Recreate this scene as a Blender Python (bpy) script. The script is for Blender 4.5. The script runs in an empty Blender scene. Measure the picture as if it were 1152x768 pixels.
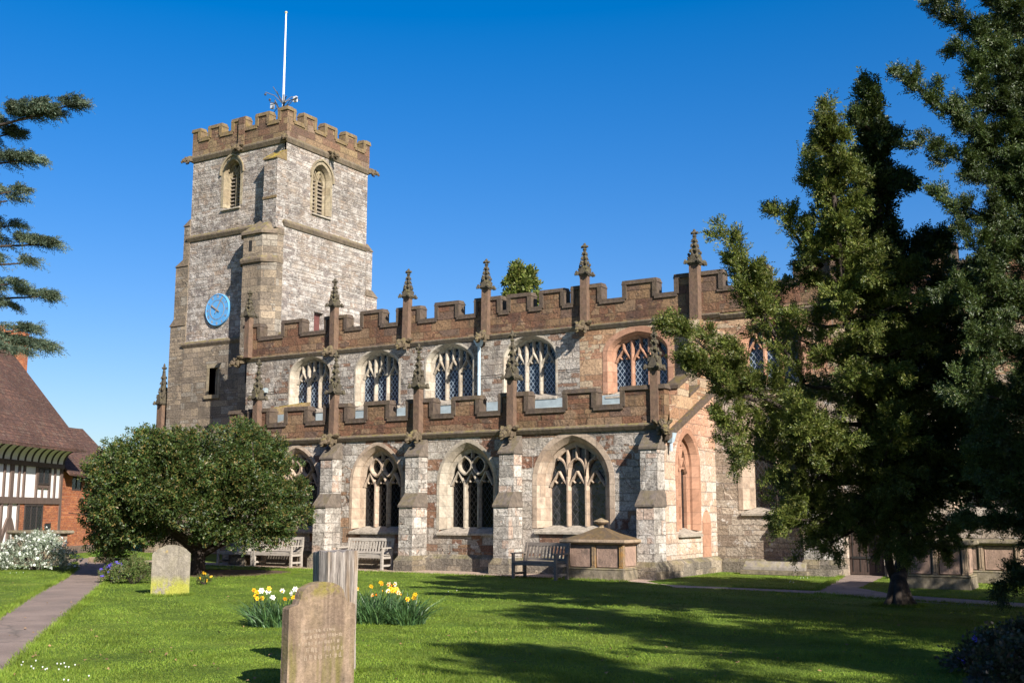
import bpy, bmesh, math, random
import numpy as np
from mathutils import Vector, Matrix, geometry
R = math.radians
sc = bpy.context.scene
COL = sc.collection

# ------------------------------------------------------------------ camera, sky, sun, exposure
EYE = 1.75
YAW, TILT = R(31.4), R(8.7)
cam_d = bpy.data.cameras.new('camera')
cam_d.sensor_width = 36.0
cam_d.lens = 1245.0 / 1152.0 * 36.0
cam_d.clip_end = 4000.0
cam = bpy.data.objects.new('camera', cam_d)
COL.objects.link(cam)
cam.location = (0, 0, EYE)
cam.rotation_euler = (R(90) + TILT, 0, YAW)
sc.camera = cam

SUN_EL, SUN_AZ = R(30.0), R(118.0)          # azimuth clockwise from north (+Y)
world = bpy.data.worlds.new('World')
sc.world = world
world.use_nodes = True
wn = world.node_tree
bg = wn.nodes['Background']
sky = wn.nodes.new('ShaderNodeTexSky')
sky.sky_type = 'NISHITA'
sky.sun_disc = False
sky.sun_elevation = SUN_EL
sky.sun_rotation = SUN_AZ
sky.air_density = 1.0
sky.dust_density = 1.0
sky.ozone_density = 5.0
hs = wn.nodes.new('ShaderNodeHueSaturation')
hs.inputs['Saturation'].default_value = 1.36
hs.inputs['Hue'].default_value = 0.517
wn.links.new(sky.outputs[0], hs.inputs['Color'])
gm = wn.nodes.new('ShaderNodeGamma')
gm.inputs[1].default_value = 0.8
wn.links.new(hs.outputs[0], gm.inputs[0])
wn.links.new(gm.outputs[0], bg.inputs['Color'])
bg.inputs['Strength'].default_value = 0.098
sun_d = bpy.data.lights.new('sun', 'SUN')
sun_d.energy = 5.0
sun_d.angle = R(0.53)
sun_d.color = (1.0, 0.945, 0.865)
sun = bpy.data.objects.new('sun', sun_d)
COL.objects.link(sun)
to_sun = Vector((math.sin(SUN_AZ) * math.cos(SUN_EL), math.cos(SUN_AZ) * math.cos(SUN_EL), math.sin(SUN_EL)))
sun.rotation_euler = to_sun.to_track_quat('Z', 'Y').to_euler()
vs = sc.view_settings
vs.view_transform = 'Standard'
vs.look = 'None'
vs.exposure = 1.12
vs.gamma = 1.0
vs.use_curve_mapping = False

# ------------------------------------------------------------------ survey helpers (photo measurement -> metres)
FW = Vector((-math.sin(YAW), math.cos(YAW), 0))
RT = Vector((math.cos(YAW), math.sin(YAW), 0))
_f3 = Vector((-math.sin(YAW) * math.cos(TILT), math.cos(YAW) * math.cos(TILT), math.sin(TILT)))
_u3 = RT.cross(_f3)
def _ray(px, py): return _f3 + RT * ((px - 576) / 1245.0) - _u3 * ((py - 384) / 1245.0)
def gnd(px, py):
    d = _ray(px, py); t = -EYE / d.z
    return Vector((d.x * t, d.y * t, 0))
def atd(px, py, dist):                       # survey point at a horizontal forward distance
    d = _ray(px, py); t = dist / (d.x * FW.x + d.y * FW.y)
    return Vector((0, 0, EYE)) + d * t
def onY(px, py, Y):
    d = _ray(px, py); t = Y / d.y
    return Vector((0, 0, EYE)) + d * t
def LD(lat, d, z=0.0): return Vector((RT.x * lat + FW.x * d, RT.y * lat + FW.y * d, z))

# ------------------------------------------------------------------ node helpers
def newmat(name):
    m = bpy.data.materials.new(name); m.use_nodes = True
    nt = m.node_tree
    return m, nt, nt.nodes['Principled BSDF']
def L(nt, a, b): nt.links.new(a, b)
def c4(c): return (c[0], c[1], c[2], 1.0)
def math_n(nt, op, a, b=None, clamp=False):
    n = nt.nodes.new('ShaderNodeMath'); n.operation = op; n.use_clamp = clamp
    for i, x in enumerate((a, b)):
        if x is None: continue
        if isinstance(x, (int, float)): n.inputs[i].default_value = x
        else: nt.links.new(x, n.inputs[i])
    return n.outputs[0]
def mix(nt, fac, a, b, typ='MIX'):
    n = nt.nodes.new('ShaderNodeMix'); n.data_type = 'RGBA'; n.blend_type = typ
    if isinstance(fac, (int, float)): n.inputs[0].default_value = fac
    else: nt.links.new(fac, n.inputs[0])
    for i, x in ((6, a), (7, b)):
        if isinstance(x, tuple): n.inputs[i].default_value = c4(x)
        else: nt.links.new(x, n.inputs[i])
    return n.outputs[2]
def ramp(nt, src, stops, interp='LINEAR'):
    n = nt.nodes.new('ShaderNodeValToRGB'); cr = n.color_ramp; cr.interpolation = interp
    while len(cr.elements) > 1: cr.elements.remove(cr.elements[-1])
    for i, (p, c) in enumerate(stops):
        e = cr.elements[0] if i == 0 else cr.elements.new(p)
        e.position = p; e.color = c4(c) if isinstance(c, tuple) else (c, c, c, 1)
    nt.links.new(src, n.inputs[0])
    return n.outputs[0]
def noise(nt, vec, scale, detail=4, rough=0.55, dims='3D', out='Fac'):
    n = nt.nodes.new('ShaderNodeTexNoise'); n.noise_dimensions = dims
    n.inputs['Scale'].default_value = scale; n.inputs['Detail'].default_value = detail; n.inputs['Roughness'].default_value = rough
    if vec is not None: nt.links.new(vec, n.inputs['W' if dims == '1D' else 'Vector'])
    return n.outputs[out]
def bump(nt, h, bsdf, strength=0.6, dist=0.02):
    b = nt.nodes.new('ShaderNodeBump'); b.inputs['Strength'].default_value = strength; b.inputs['Distance'].default_value = dist
    nt.links.new(h, b.inputs['Height']); nt.links.new(b.outputs[0], bsdf.inputs['Normal'])
def obj_rand_uv(nt):
    uv = nt.nodes.new('ShaderNodeUVMap')
    oi = nt.nodes.new('ShaderNodeObjectInfo')
    r = math_n(nt, 'MULTIPLY', oi.outputs['Random'], 53.0)
    cx = nt.nodes.new('ShaderNodeCombineXYZ'); nt.links.new(r, cx.inputs[0]); nt.links.new(r, cx.inputs[1])
    va = nt.nodes.new('ShaderNodeVectorMath'); va.operation = 'ADD'
    nt.links.new(uv.outputs[0], va.inputs[0]); nt.links.new(cx.outputs[0], va.inputs[1])
    return va.outputs[0]
def vscale(nt, v, s):
    m = nt.nodes.new('ShaderNodeMapping'); m.inputs['Scale'].default_value = s
    nt.links.new(v, m.inputs['Vector']); return m.outputs[0]

def masonry(name, pal, bw=0.55, bh=0.24, mortar=(0.16, 0.14, 0.12), stain=0.35, white=0.0, wcol=(0.55, 0.51, 0.46),
            moss=0.0, rough=0.9, mort_w=0.012, relief=0.035, wob=0.06, mort_amt=0.75, mosscol=(0.20, 0.17, 0.03), blotch=0.3, grime=0.4, tan=0.0, tancol=(0.30, 0.22, 0.15)):
    m, nt, b = newmat(name)
    uv = obj_rand_uv(nt)
    nz = nt.nodes.new('ShaderNodeTexNoise'); nz.inputs['Scale'].default_value = 3.4; nz.inputs['Detail'].default_value = 7; nz.inputs['Roughness'].default_value = 0.62
    L(nt, uv, nz.inputs['Vector'])
    vm = nt.nodes.new('ShaderNodeVectorMath'); vm.operation = 'MULTIPLY_ADD'
    L(nt, nz.outputs['Color'], vm.inputs[0]); vm.inputs[1].default_value = (wob, wob, 0); L(nt, uv, vm.inputs[2])
    sx = nt.nodes.new('ShaderNodeSeparateXYZ'); L(nt, vm.outputs[0], sx.inputs[0])
    n1 = noise(nt, sx.outputs[1], 1.1, 2, 0.5, '1D')
    v2 = math_n(nt, 'ADD', sx.outputs[1], math_n(nt, 'MULTIPLY', n1, 0.55))
    row = math_n(nt, 'FLOOR', math_n(nt, 'DIVIDE', v2, bh))
    n2 = noise(nt, math_n(nt, 'ADD', math_n(nt, 'MULTIPLY', sx.outputs[0], 0.9), math_n(nt, 'MULTIPLY', row, 7.31)), 1.0, 1, 0.5, '1D')
    u2 = math_n(nt, 'ADD', sx.outputs[0], math_n(nt, 'MULTIPLY', n2, 0.7))
    cb = nt.nodes.new('ShaderNodeCombineXYZ'); L(nt, u2, cb.inputs[0]); L(nt, v2, cb.inputs[1])
    outs = []
    for k, (w, h) in enumerate(((bw, bh), (bw * 0.62, bh * 0.5))):
        bt = nt.nodes.new('ShaderNodeTexBrick')
        bt.inputs['Color1'].default_value = (0, 0, 0, 1); bt.inputs['Color2'].default_value = (1, 1, 1, 1)
        bt.inputs['Mortar'].default_value = (0.5, 0.5, 0.5, 1)
        bt.inputs['Scale'].default_value = 1; bt.inputs['Brick Width'].default_value = w; bt.inputs['Row Height'].default_value = h
        bt.inputs['Mortar Size'].default_value = mort_w * (1 if k == 0 else 0.8); bt.inputs['Mortar Smooth'].default_value = 0.4
        L(nt, cb.outputs[0], bt.inputs['Vector']); outs.append(bt)
    mask = ramp(nt, noise(nt, uv, 0.55, 3), [(0.55, 0.0), (0.57, 1.0)])
    tint = mix(nt, mask, outs[0].outputs['Color'], outs[1].outputs['Color'])
    mf = mix(nt, mask, outs[0].outputs['Fac'], outs[1].outputs['Fac'])
    n = len(pal)
    col = ramp(nt, tint, [((i + 0.0) / n, p) for i, p in enumerate(pal)], 'CONSTANT')
    fine = noise(nt, uv, 14, 8, 0.7)
    col = mix(nt, 1.0, col, ramp(nt, fine, [(0.30, 0.42), (0.5, 1.0), (0.72, 1.45)]), 'MULTIPLY')
    grit = noise(nt, uv, 38, 3, 0.6)
    col = mix(nt, 1.0, col, ramp(nt, grit, [(0.34, 0.6), (0.5, 1.0), (0.68, 1.25)]), 'MULTIPLY')
    mid = noise(nt, uv, 3.1, 6, 0.65)
    if white > 0:
        wm = ramp(nt, mid, [(0.60 - white * 0.25, 0.0), (0.66 - white * 0.22, 1.0)])
        wm = math_n(nt, 'MULTIPLY', wm, 0.8)
        col = mix(nt, wm, col, wcol)
    dm = ramp(nt, noise(nt, vscale(nt, uv, (1.6, 0.45, 1)), 1.3, 6, 0.7), [(0.50, 0.0), (0.72, 1.0)])
    col = mix(nt, math_n(nt, 'MULTIPLY', dm, stain), col, (0.045, 0.04, 0.036))
    bl = ramp(nt, noise(nt, uv, 6.5, 5, 0.75), [(0.55, 0.0), (0.66, 1.0)])
    col = mix(nt, math_n(nt, 'MULTIPLY', bl, blotch), col, (0.06, 0.052, 0.046))
    mfs = math_n(nt, 'MULTIPLY', mf, ramp(nt, noise(nt, uv, 4.2, 4, 0.7), [(0.36, 0.12), (0.62, 1.0)]))
    big = noise(nt, uv, 0.42, 5, 0.6)
    col = mix(nt, 1.0, col, ramp(nt, big, [(0.3, 0.72), (0.7, 1.2)]), 'MULTIPLY')
    tanm = ramp(nt, noise(nt, uv, 0.75, 5, 0.65), [(0.50, 0.0), (0.66, 1.0)])
    col = mix(nt, math_n(nt, 'MULTIPLY', tanm, tan), col, tancol)
    crev = ramp(nt, noise(nt, vscale(nt, uv, (0.8, 3.2, 1)), 2.6, 6, 0.75), [(0.60, 0.0), (0.70, 1.0)])
    col = mix(nt, math_n(nt, 'MULTIPLY', crev, grime), col, (0.05, 0.042, 0.038))
    col = mix(nt, math_n(nt, 'MULTIPLY', mfs, mort_amt), col, mortar)
    if moss > 0:
        g = nt.nodes.new('ShaderNodeNewGeometry'); s = nt.nodes.new('ShaderNodeSeparateXYZ'); L(nt, g.outputs['Normal'], s.inputs[0])
        up = ramp(nt, s.outputs[2], [(0.3, 0.0), (0.75, 1.0)])
        mn = ramp(nt, noise(nt, uv, 2.3, 5, 0.7), [(0.42, 0.0), (0.6, 1.0)])
        col = mix(nt, math_n(nt, 'MULTIPLY', math_n(nt, 'MULTIPLY', up, mn), moss), col, mosscol)
    L(nt, col, b.inputs['Base Color'])
    b.inputs['Roughness'].default_value = rough
    b.inputs['Specular IOR Level'].default_value = 0.2
    h = math_n(nt, 'ADD', math_n(nt, 'MULTIPLY', mf, -0.9), math_n(nt, 'ADD', math_n(nt, 'MULTIPLY', mid, 1.1), math_n(nt, 'ADD', math_n(nt, 'MULTIPLY', fine, 0.5), math_n(nt, 'MULTIPLY', tint, 0.5))))
    bump(nt, h, b, 1.0, relief * 1.3)
    return m

def stone(name, base, var=0.35, stain=0.3, moss=0.0, mosscol=(0.22, 0.19, 0.03), scale=5.0, relief=0.02, base2=None, joints=False):
    m, nt, b = newmat(name)
    uv = obj_rand_uv(nt)
    tc = nt.nodes.new('ShaderNodeTexCoord')
    va = nt.nodes.new('ShaderNodeVectorMath'); va.operation = 'ADD'; L(nt, uv, va.inputs[0]); L(nt, tc.outputs['Object'], va.inputs[1])
    p = va.outputs[0]
    a = noise(nt, p, scale, 8, 0.7)
    lo = tuple(x * (1 - var) for x in base); hi = tuple(min(1, x * (1 + var)) for x in base)
    col = ramp(nt, a, [(0.3, lo), (0.7, hi)])
    if base2:
        k = ramp(nt, noise(nt, p, 1.4, 4, 0.6), [(0.48, 0.0), (0.56, 1.0)])
        col = mix(nt, k, col, base2)
    if joints:
        bt = nt.nodes.new('ShaderNodeTexBrick'); L(nt, uv, bt.inputs['Vector'])
        bt.inputs['Color1'].default_value = (0.72, 0.66, 0.62, 1); bt.inputs['Color2'].default_value = (1.1, 1.1, 1.1, 1); bt.inputs['Mortar'].default_value = (0.5, 0.5, 0.5, 1)
        bt.inputs['Scale'].default_value = 1; bt.inputs['Brick Width'].default_value = 3.0; bt.inputs['Row Height'].default_value = 0.33; bt.inputs['Mortar Size'].default_value = 0.008
        col = mix(nt, 0.8, col, bt.outputs['Color'], 'MULTIPLY')
    d = ramp(nt, noise(nt, vscale(nt, p, (1.5, 1.5, 0.5)), 1.7, 6, 0.7), [(0.5, 0.0), (0.68, 1.0)])
    col = mix(nt, math_n(nt, 'MULTIPLY', d, stain), col, (0.05, 0.045, 0.04))
    if moss > 0:
        g = nt.nodes.new('ShaderNodeNewGeometry'); s = nt.nodes.new('ShaderNodeSeparateXYZ'); L(nt, g.outputs['Normal'], s.inputs[0])
        up = ramp(nt, s.outputs[2], [(0.2, 0.15), (0.7, 1.0)])
        mn = ramp(nt, noise(nt, p, 2.6, 6, 0.7), [(0.44, 0.0), (0.58, 1.0)])
        col = mix(nt, math_n(nt, 'MULTIPLY', math_n(nt, 'MULTIPLY', up, mn), moss), col, mosscol)
    L(nt, col, b.inputs['Base Color']); b.inputs['Roughness'].default_value = 0.92; b.inputs['Specular IOR Level'].default_value = 0.2
    bump(nt, math_n(nt, 'ADD', a, noise(nt, p, scale * 5, 4, 0.7)), b, 0.7, relief)
    return m

def plain(name, col, rough=0.6, var=0.15, scale=6.0, metal=0.0, relief=0.004, spec=0.4, stretch=None):
    m, nt, b = newmat(name)
    tc = nt.nodes.new('ShaderNodeTexCoord')
    p = tc.outputs['Object']
    if stretch: p = vscale(nt, p, stretch)
    a = noise(nt, p, scale, 6, 0.65)
    c = ramp(nt, a, [(0.3, tuple(x * (1 - var) for x in col)), (0.7, tuple(min(1, x * (1 + var)) for x in col))])
    L(nt, c, b.inputs['Base Color']); b.inputs['Roughness'].default_value = rough; b.inputs['Metallic'].default_value = metal
    b.inputs['Specular IOR Level'].default_value = spec
    bump(nt, a, b, 0.5, relief)
    return m

def leafmat(name, cols, rough=0.55, trans=0.25, spec=0.3, tcol=None):
    m, nt, b = newmat(name)
    g = nt.nodes.new('ShaderNodeNewGeometry')
    n = len(cols)
    c = ramp(nt, g.outputs['Random Per Island'], [(i / max(1, n - 1), k) for i, k in enumerate(cols)])
    tc = nt.nodes.new('ShaderNodeTexCoord')
    c = mix(nt, 1.0, c, ramp(nt, noise(nt, tc.outputs['Object'], 1.1, 3), [(0.35, 0.65), (0.65, 1.35)]), 'MULTIPLY')
    L(nt, c, b.inputs['Base Color']); b.inputs['Roughness'].default_value = rough; b.inputs['Specular IOR Level'].default_value = spec
    if trans > 0:
        t = nt.nodes.new('ShaderNodeBsdfTranslucent'); L(nt, mix(nt, 0.5, c, tcol or (0.12, 0.16, 0.02)), t.inputs[0])
        ms = nt.nodes.new('ShaderNodeMixShader'); ms.inputs[0].default_value = trans
        L(nt, b.outputs[0], ms.inputs[1]); L(nt, t.outputs[0], ms.inputs[2])
        L(nt, ms.outputs[0], nt.nodes['Material Output'].inputs[0])
    return m

# ------------------------------------------------------------------ palettes and materials
GREY = [(0.30, 0.27, 0.24), (0.20, 0.175, 0.155), (0.37, 0.335, 0.30), (0.25, 0.215, 0.19), (0.43, 0.40, 0.36), (0.17, 0.15, 0.135), (0.32, 0.28, 0.235)]
M = {}
M['tower'] = masonry('lias_stone', [(0.31, 0.265, 0.23), (0.24, 0.205, 0.18), (0.38, 0.335, 0.295), (0.27, 0.225, 0.19), (0.40, 0.36, 0.32), (0.215, 0.18, 0.16), (0.35, 0.30, 0.255), (0.29, 0.225, 0.18)], 0.52, 0.15, stain=0.45, white=0.35, wcol=(0.47, 0.425, 0.38), moss=0.5, relief=0.075, blotch=0.5, grime=0.95, mortar=(0.12, 0.10, 0.09), mort_amt=0.5, wob=0.10, tan=0.45)  # mortar darker than the stone: joint shadow painted into its colour
M['tower_low'] = masonry('tan_sandstone', [(0.245, 0.19, 0.135), (0.195, 0.155, 0.112), (0.28, 0.22, 0.155), (0.22, 0.175, 0.13), (0.175, 0.14, 0.105), (0.26, 0.225, 0.18)], 0.62, 0.27, stain=0.5, moss=0.4, blotch=0.3)
M['tower_top'] = masonry('brown_tower_parapet_stone', [(0.155, 0.092, 0.06), (0.205, 0.135, 0.08), (0.125, 0.075, 0.052), (0.24, 0.165, 0.09), (0.17, 0.095, 0.06), (0.19, 0.13, 0.09)], 0.6, 0.27, stain=0.45, moss=0.95, mosscol=(0.26, 0.19, 0.025), blotch=0.45, grime=0.45, mortar=(0.09, 0.065, 0.045))
M['aisle'] = masonry('mixed_aisle_masonry', [(0.38, 0.34, 0.29), (0.21, 0.115, 0.072), (0.31, 0.27, 0.225), (0.41, 0.37, 0.32), (0.27, 0.165, 0.10), (0.34, 0.295, 0.245), (0.30, 0.26, 0.22), (0.185, 0.095, 0.062), (0.39, 0.34, 0.29), (0.26, 0.225, 0.195)], 0.66, 0.3, stain=0.65, white=0.2, wcol=(0.47, 0.425, 0.37), relief=0.06, blotch=0.55, grime=0.7, mortar=(0.14, 0.12, 0.10), mort_amt=0.6, wob=0.09, tan=0.4)
M['cler'] = masonry('grey_clerestory_rubble', [(0.29, 0.25, 0.21), (0.22, 0.19, 0.165), (0.36, 0.32, 0.275), (0.25, 0.215, 0.185), (0.33, 0.285, 0.24), (0.20, 0.12, 0.082), (0.28, 0.245, 0.21), (0.38, 0.34, 0.29)], 0.42, 0.19, stain=0.65, white=0.2, wcol=(0.45, 0.405, 0.35), relief=0.08, blotch=0.5, grime=0.9, mortar=(0.12, 0.10, 0.085), mort_amt=0.55, wob=0.10, tan=0.35)  # dark mortar carries the shadow of the joints in its colour
M['red'] = masonry('red_brown_sandstone', [(0.155, 0.078, 0.046), (0.185, 0.10, 0.058), (0.115, 0.06, 0.040), (0.20, 0.122, 0.068), (0.165, 0.08, 0.048), (0.22, 0.14, 0.085), (0.135, 0.085, 0.06)], 0.72, 0.28, mortar=(0.07, 0.048, 0.034), stain=0.7, moss=0.6, relief=0.045, blotch=0.55, grime=0.7, tan=0.35, tancol=(0.17, 0.115, 0.055))
M['orange'] = masonry('orange_sandstone', [(0.36, 0.22, 0.125), (0.29, 0.165, 0.095), (0.42, 0.275, 0.165), (0.33, 0.18, 0.11), (0.40, 0.30, 0.2)], 0.72, 0.3, stain=0.2, relief=0.03, blotch=0.15)
M['pink'] = masonry('pink_and_white_east_wall', [(0.46, 0.37, 0.29), (0.43, 0.30, 0.215), (0.49, 0.42, 0.35), (0.45, 0.335, 0.25), (0.50, 0.42, 0.345), (0.44, 0.31, 0.22)], 0.9, 0.36, stain=0.2, white=0.2, wcol=(0.54, 0.47, 0.40), relief=0.025, blotch=0.25, grime=0.25)
M['pinktop'] = masonry('pink_gable_sandstone', [(0.40, 0.24, 0.165), (0.44, 0.28, 0.2), (0.38, 0.215, 0.14), (0.42, 0.26, 0.18)], 0.8, 0.3, stain=0.12, relief=0.02, blotch=0.12, grime=0.2)
M['chancel'] = masonry('tan_chancel_rubble', [(0.34, 0.27, 0.2), (0.27, 0.21, 0.155), (0.40, 0.325, 0.25), (0.30, 0.23, 0.175), (0.36, 0.30, 0.235), (0.24, 0.185, 0.14)], 0.78, 0.3, stain=0.4, relief=0.06, blotch=0.3, white=0.1)
M['butt'] = masonry('weathered_buttress_stone', [(0.44, 0.395, 0.34), (0.32, 0.285, 0.245), (0.49, 0.45, 0.395), (0.39, 0.34, 0.29), (0.43, 0.32, 0.25), (0.28, 0.25, 0.215)], 0.5, 0.29, stain=0.5, white=0.3, wcol=(0.52, 0.475, 0.42), moss=0.5, mosscol=(0.10, 0.085, 0.05), relief=0.05, blotch=0.9, grime=0.5)
M['plinth'] = masonry('mossy_plinth_stone', [(0.22, 0.185, 0.14), (0.16, 0.135, 0.105), (0.28, 0.23, 0.17), (0.2, 0.16, 0.11)], 0.9, 0.4, stain=0.6, moss=0.6, mosscol=(0.16, 0.14, 0.04), relief=0.05, blotch=0.5)
M['coping'] = stone('dark_coping_stone', (0.085, 0.062, 0.048), 0.45, 0.5, moss=0.55, mosscol=(0.16, 0.12, 0.02))
M['cap'] = stone('dark_weathered_cap', (0.13, 0.105, 0.085), 0.45, 0.4, moss=0.35, mosscol=(0.15, 0.12, 0.04))
M['tcoping'] = stone('lichened_tower_coping', (0.15, 0.105, 0.065), 0.5, 0.4, moss=1.0, mosscol=(0.34, 0.25, 0.02))
M['string'] = stone('string_course_stone', (0.15, 0.115, 0.085), 0.4, 0.5, moss=0.5)
M['shaft'] = stone('brown_pinnacle_stone', (0.135, 0.085, 0.060), 0.35, 0.45, moss=0.3)
M['finial'] = stone('lichened_finial_stone', (0.075, 0.062, 0.045), 0.5, 0.5, moss=0.6, mosscol=(0.13, 0.12, 0.03), scale=9)
M['garg'] = stone('gargoyle_stone', (0.12, 0.09, 0.06), 0.5, 0.5, moss=0.4, scale=8, relief=0.05)
M['dress'] = stone('cream_window_dressing', (0.38, 0.295, 0.22), 0.28, 0.38, joints=True, relief=0.01)
M['dressw'] = stone('pale_window_dressing', (0.36, 0.315, 0.25), 0.3, 0.45, joints=True, relief=0.012)
M['dressp'] = stone('pink_window_dressing', (0.36, 0.20, 0.13), 0.25, 0.2, joints=True, relief=0.01)
M['dressg'] = stone('yellow_grey_window_dressing', (0.27, 0.225, 0.155), 0.3, 0.35, joints=True, moss=0.4)
M['sill'] = stone('weathered_sill_stone', (0.32, 0.275, 0.22), 0.4, 0.5)
M['lead'] = plain('lead_sheet', (0.28, 0.32, 0.32), 0.5, 0.25, 3.0, 0.2)
M['pipe'] = plain('blue_grey_painted_pipe', (0.34, 0.42, 0.47), 0.5, 0.2, 5.0)
M['wood_dark'] = plain('dark_oak', (0.055, 0.035, 0.027), 0.7, 0.4, 4.0, stretch=(8, 8, 1), relief=0.01)
M['louvre'] = plain('dark_louvre', (0.03, 0.025, 0.022), 0.8, 0.3)
M['dark'] = plain('dark_recess', (0.015, 0.014, 0.013), 0.9)

def glass(name, base, lattice, lx=0.13, lz=0.2, lw=0.10, tint=None):
    m, nt, b = newmat(name)
    uv = nt.nodes.new('ShaderNodeUVMap'); s = nt.nodes.new('ShaderNodeSeparateXYZ'); L(nt, uv.outputs[0], s.inputs[0])
    a = math_n(nt, 'DIVIDE', s.outputs[0], lx); c = math_n(nt, 'DIVIDE', s.outputs[1], lz)
    e1 = math_n(nt, 'ABSOLUTE', math_n(nt, 'SUBTRACT', math_n(nt, 'FRACT', math_n(nt, 'ADD', a, c)), 0.5))
    e2 = math_n(nt, 'ABSOLUTE', math_n(nt, 'SUBTRACT', math_n(nt, 'FRACT', math_n(nt, 'SUBTRACT', a, c)), 0.5))
    ln = math_n(nt, 'LESS_THAN', math_n(nt, 'MINIMUM', e1, e2), lw)
    vo = nt.nodes.new('ShaderNodeTexVoronoi'); vo.inputs['Scale'].default_value = 7; L(nt, uv.outputs[0], vo.inputs['Vector'])
    gc = mix(nt, 0.7, base, tint or base)
    if tint:
        gc = mix(nt, math_n(nt, 'MULTIPLY', vo.outputs['Color'], 1.0), base, tint)
    col = mix(nt, ln, gc, lattice)
    L(nt, col, b.inputs['Base Color'])
    L(nt, mix(nt, ln, (0.12, 0.12, 0.12), (0.7, 0.7, 0.7)), b.inputs['Roughness'])
    wob = noise(nt, vscale(nt, uv.outputs[0], (1, 1, 1)), 9, 2)
    bump(nt, math_n(nt, 'ADD', wob, ln), b, 0.35, 0.02)
    return m
M['glass_c'] = glass('leaded_clerestory_glass', (0.012, 0.02, 0.035), (0.20, 0.25, 0.30), 0.155, 0.21, 0.085)
M['glass_a'] = glass('dark_leaded_aisle_glass', (0.005, 0.005, 0.006), (0.010, 0.010, 0.011), 0.16, 0.22, 0.07)
M['glass_s'] = glass('stained_aisle_glass', (0.005, 0.005, 0.006), (0.05, 0.05, 0.05), 0.24, 0.34, 0.035, tint=(0.05, 0.045, 0.05))
M['glass_h'] = glass('house_window_glass', (0.012, 0.014, 0.018), (0.03, 0.03, 0.03), 0.14, 0.2, 0.09)

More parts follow.
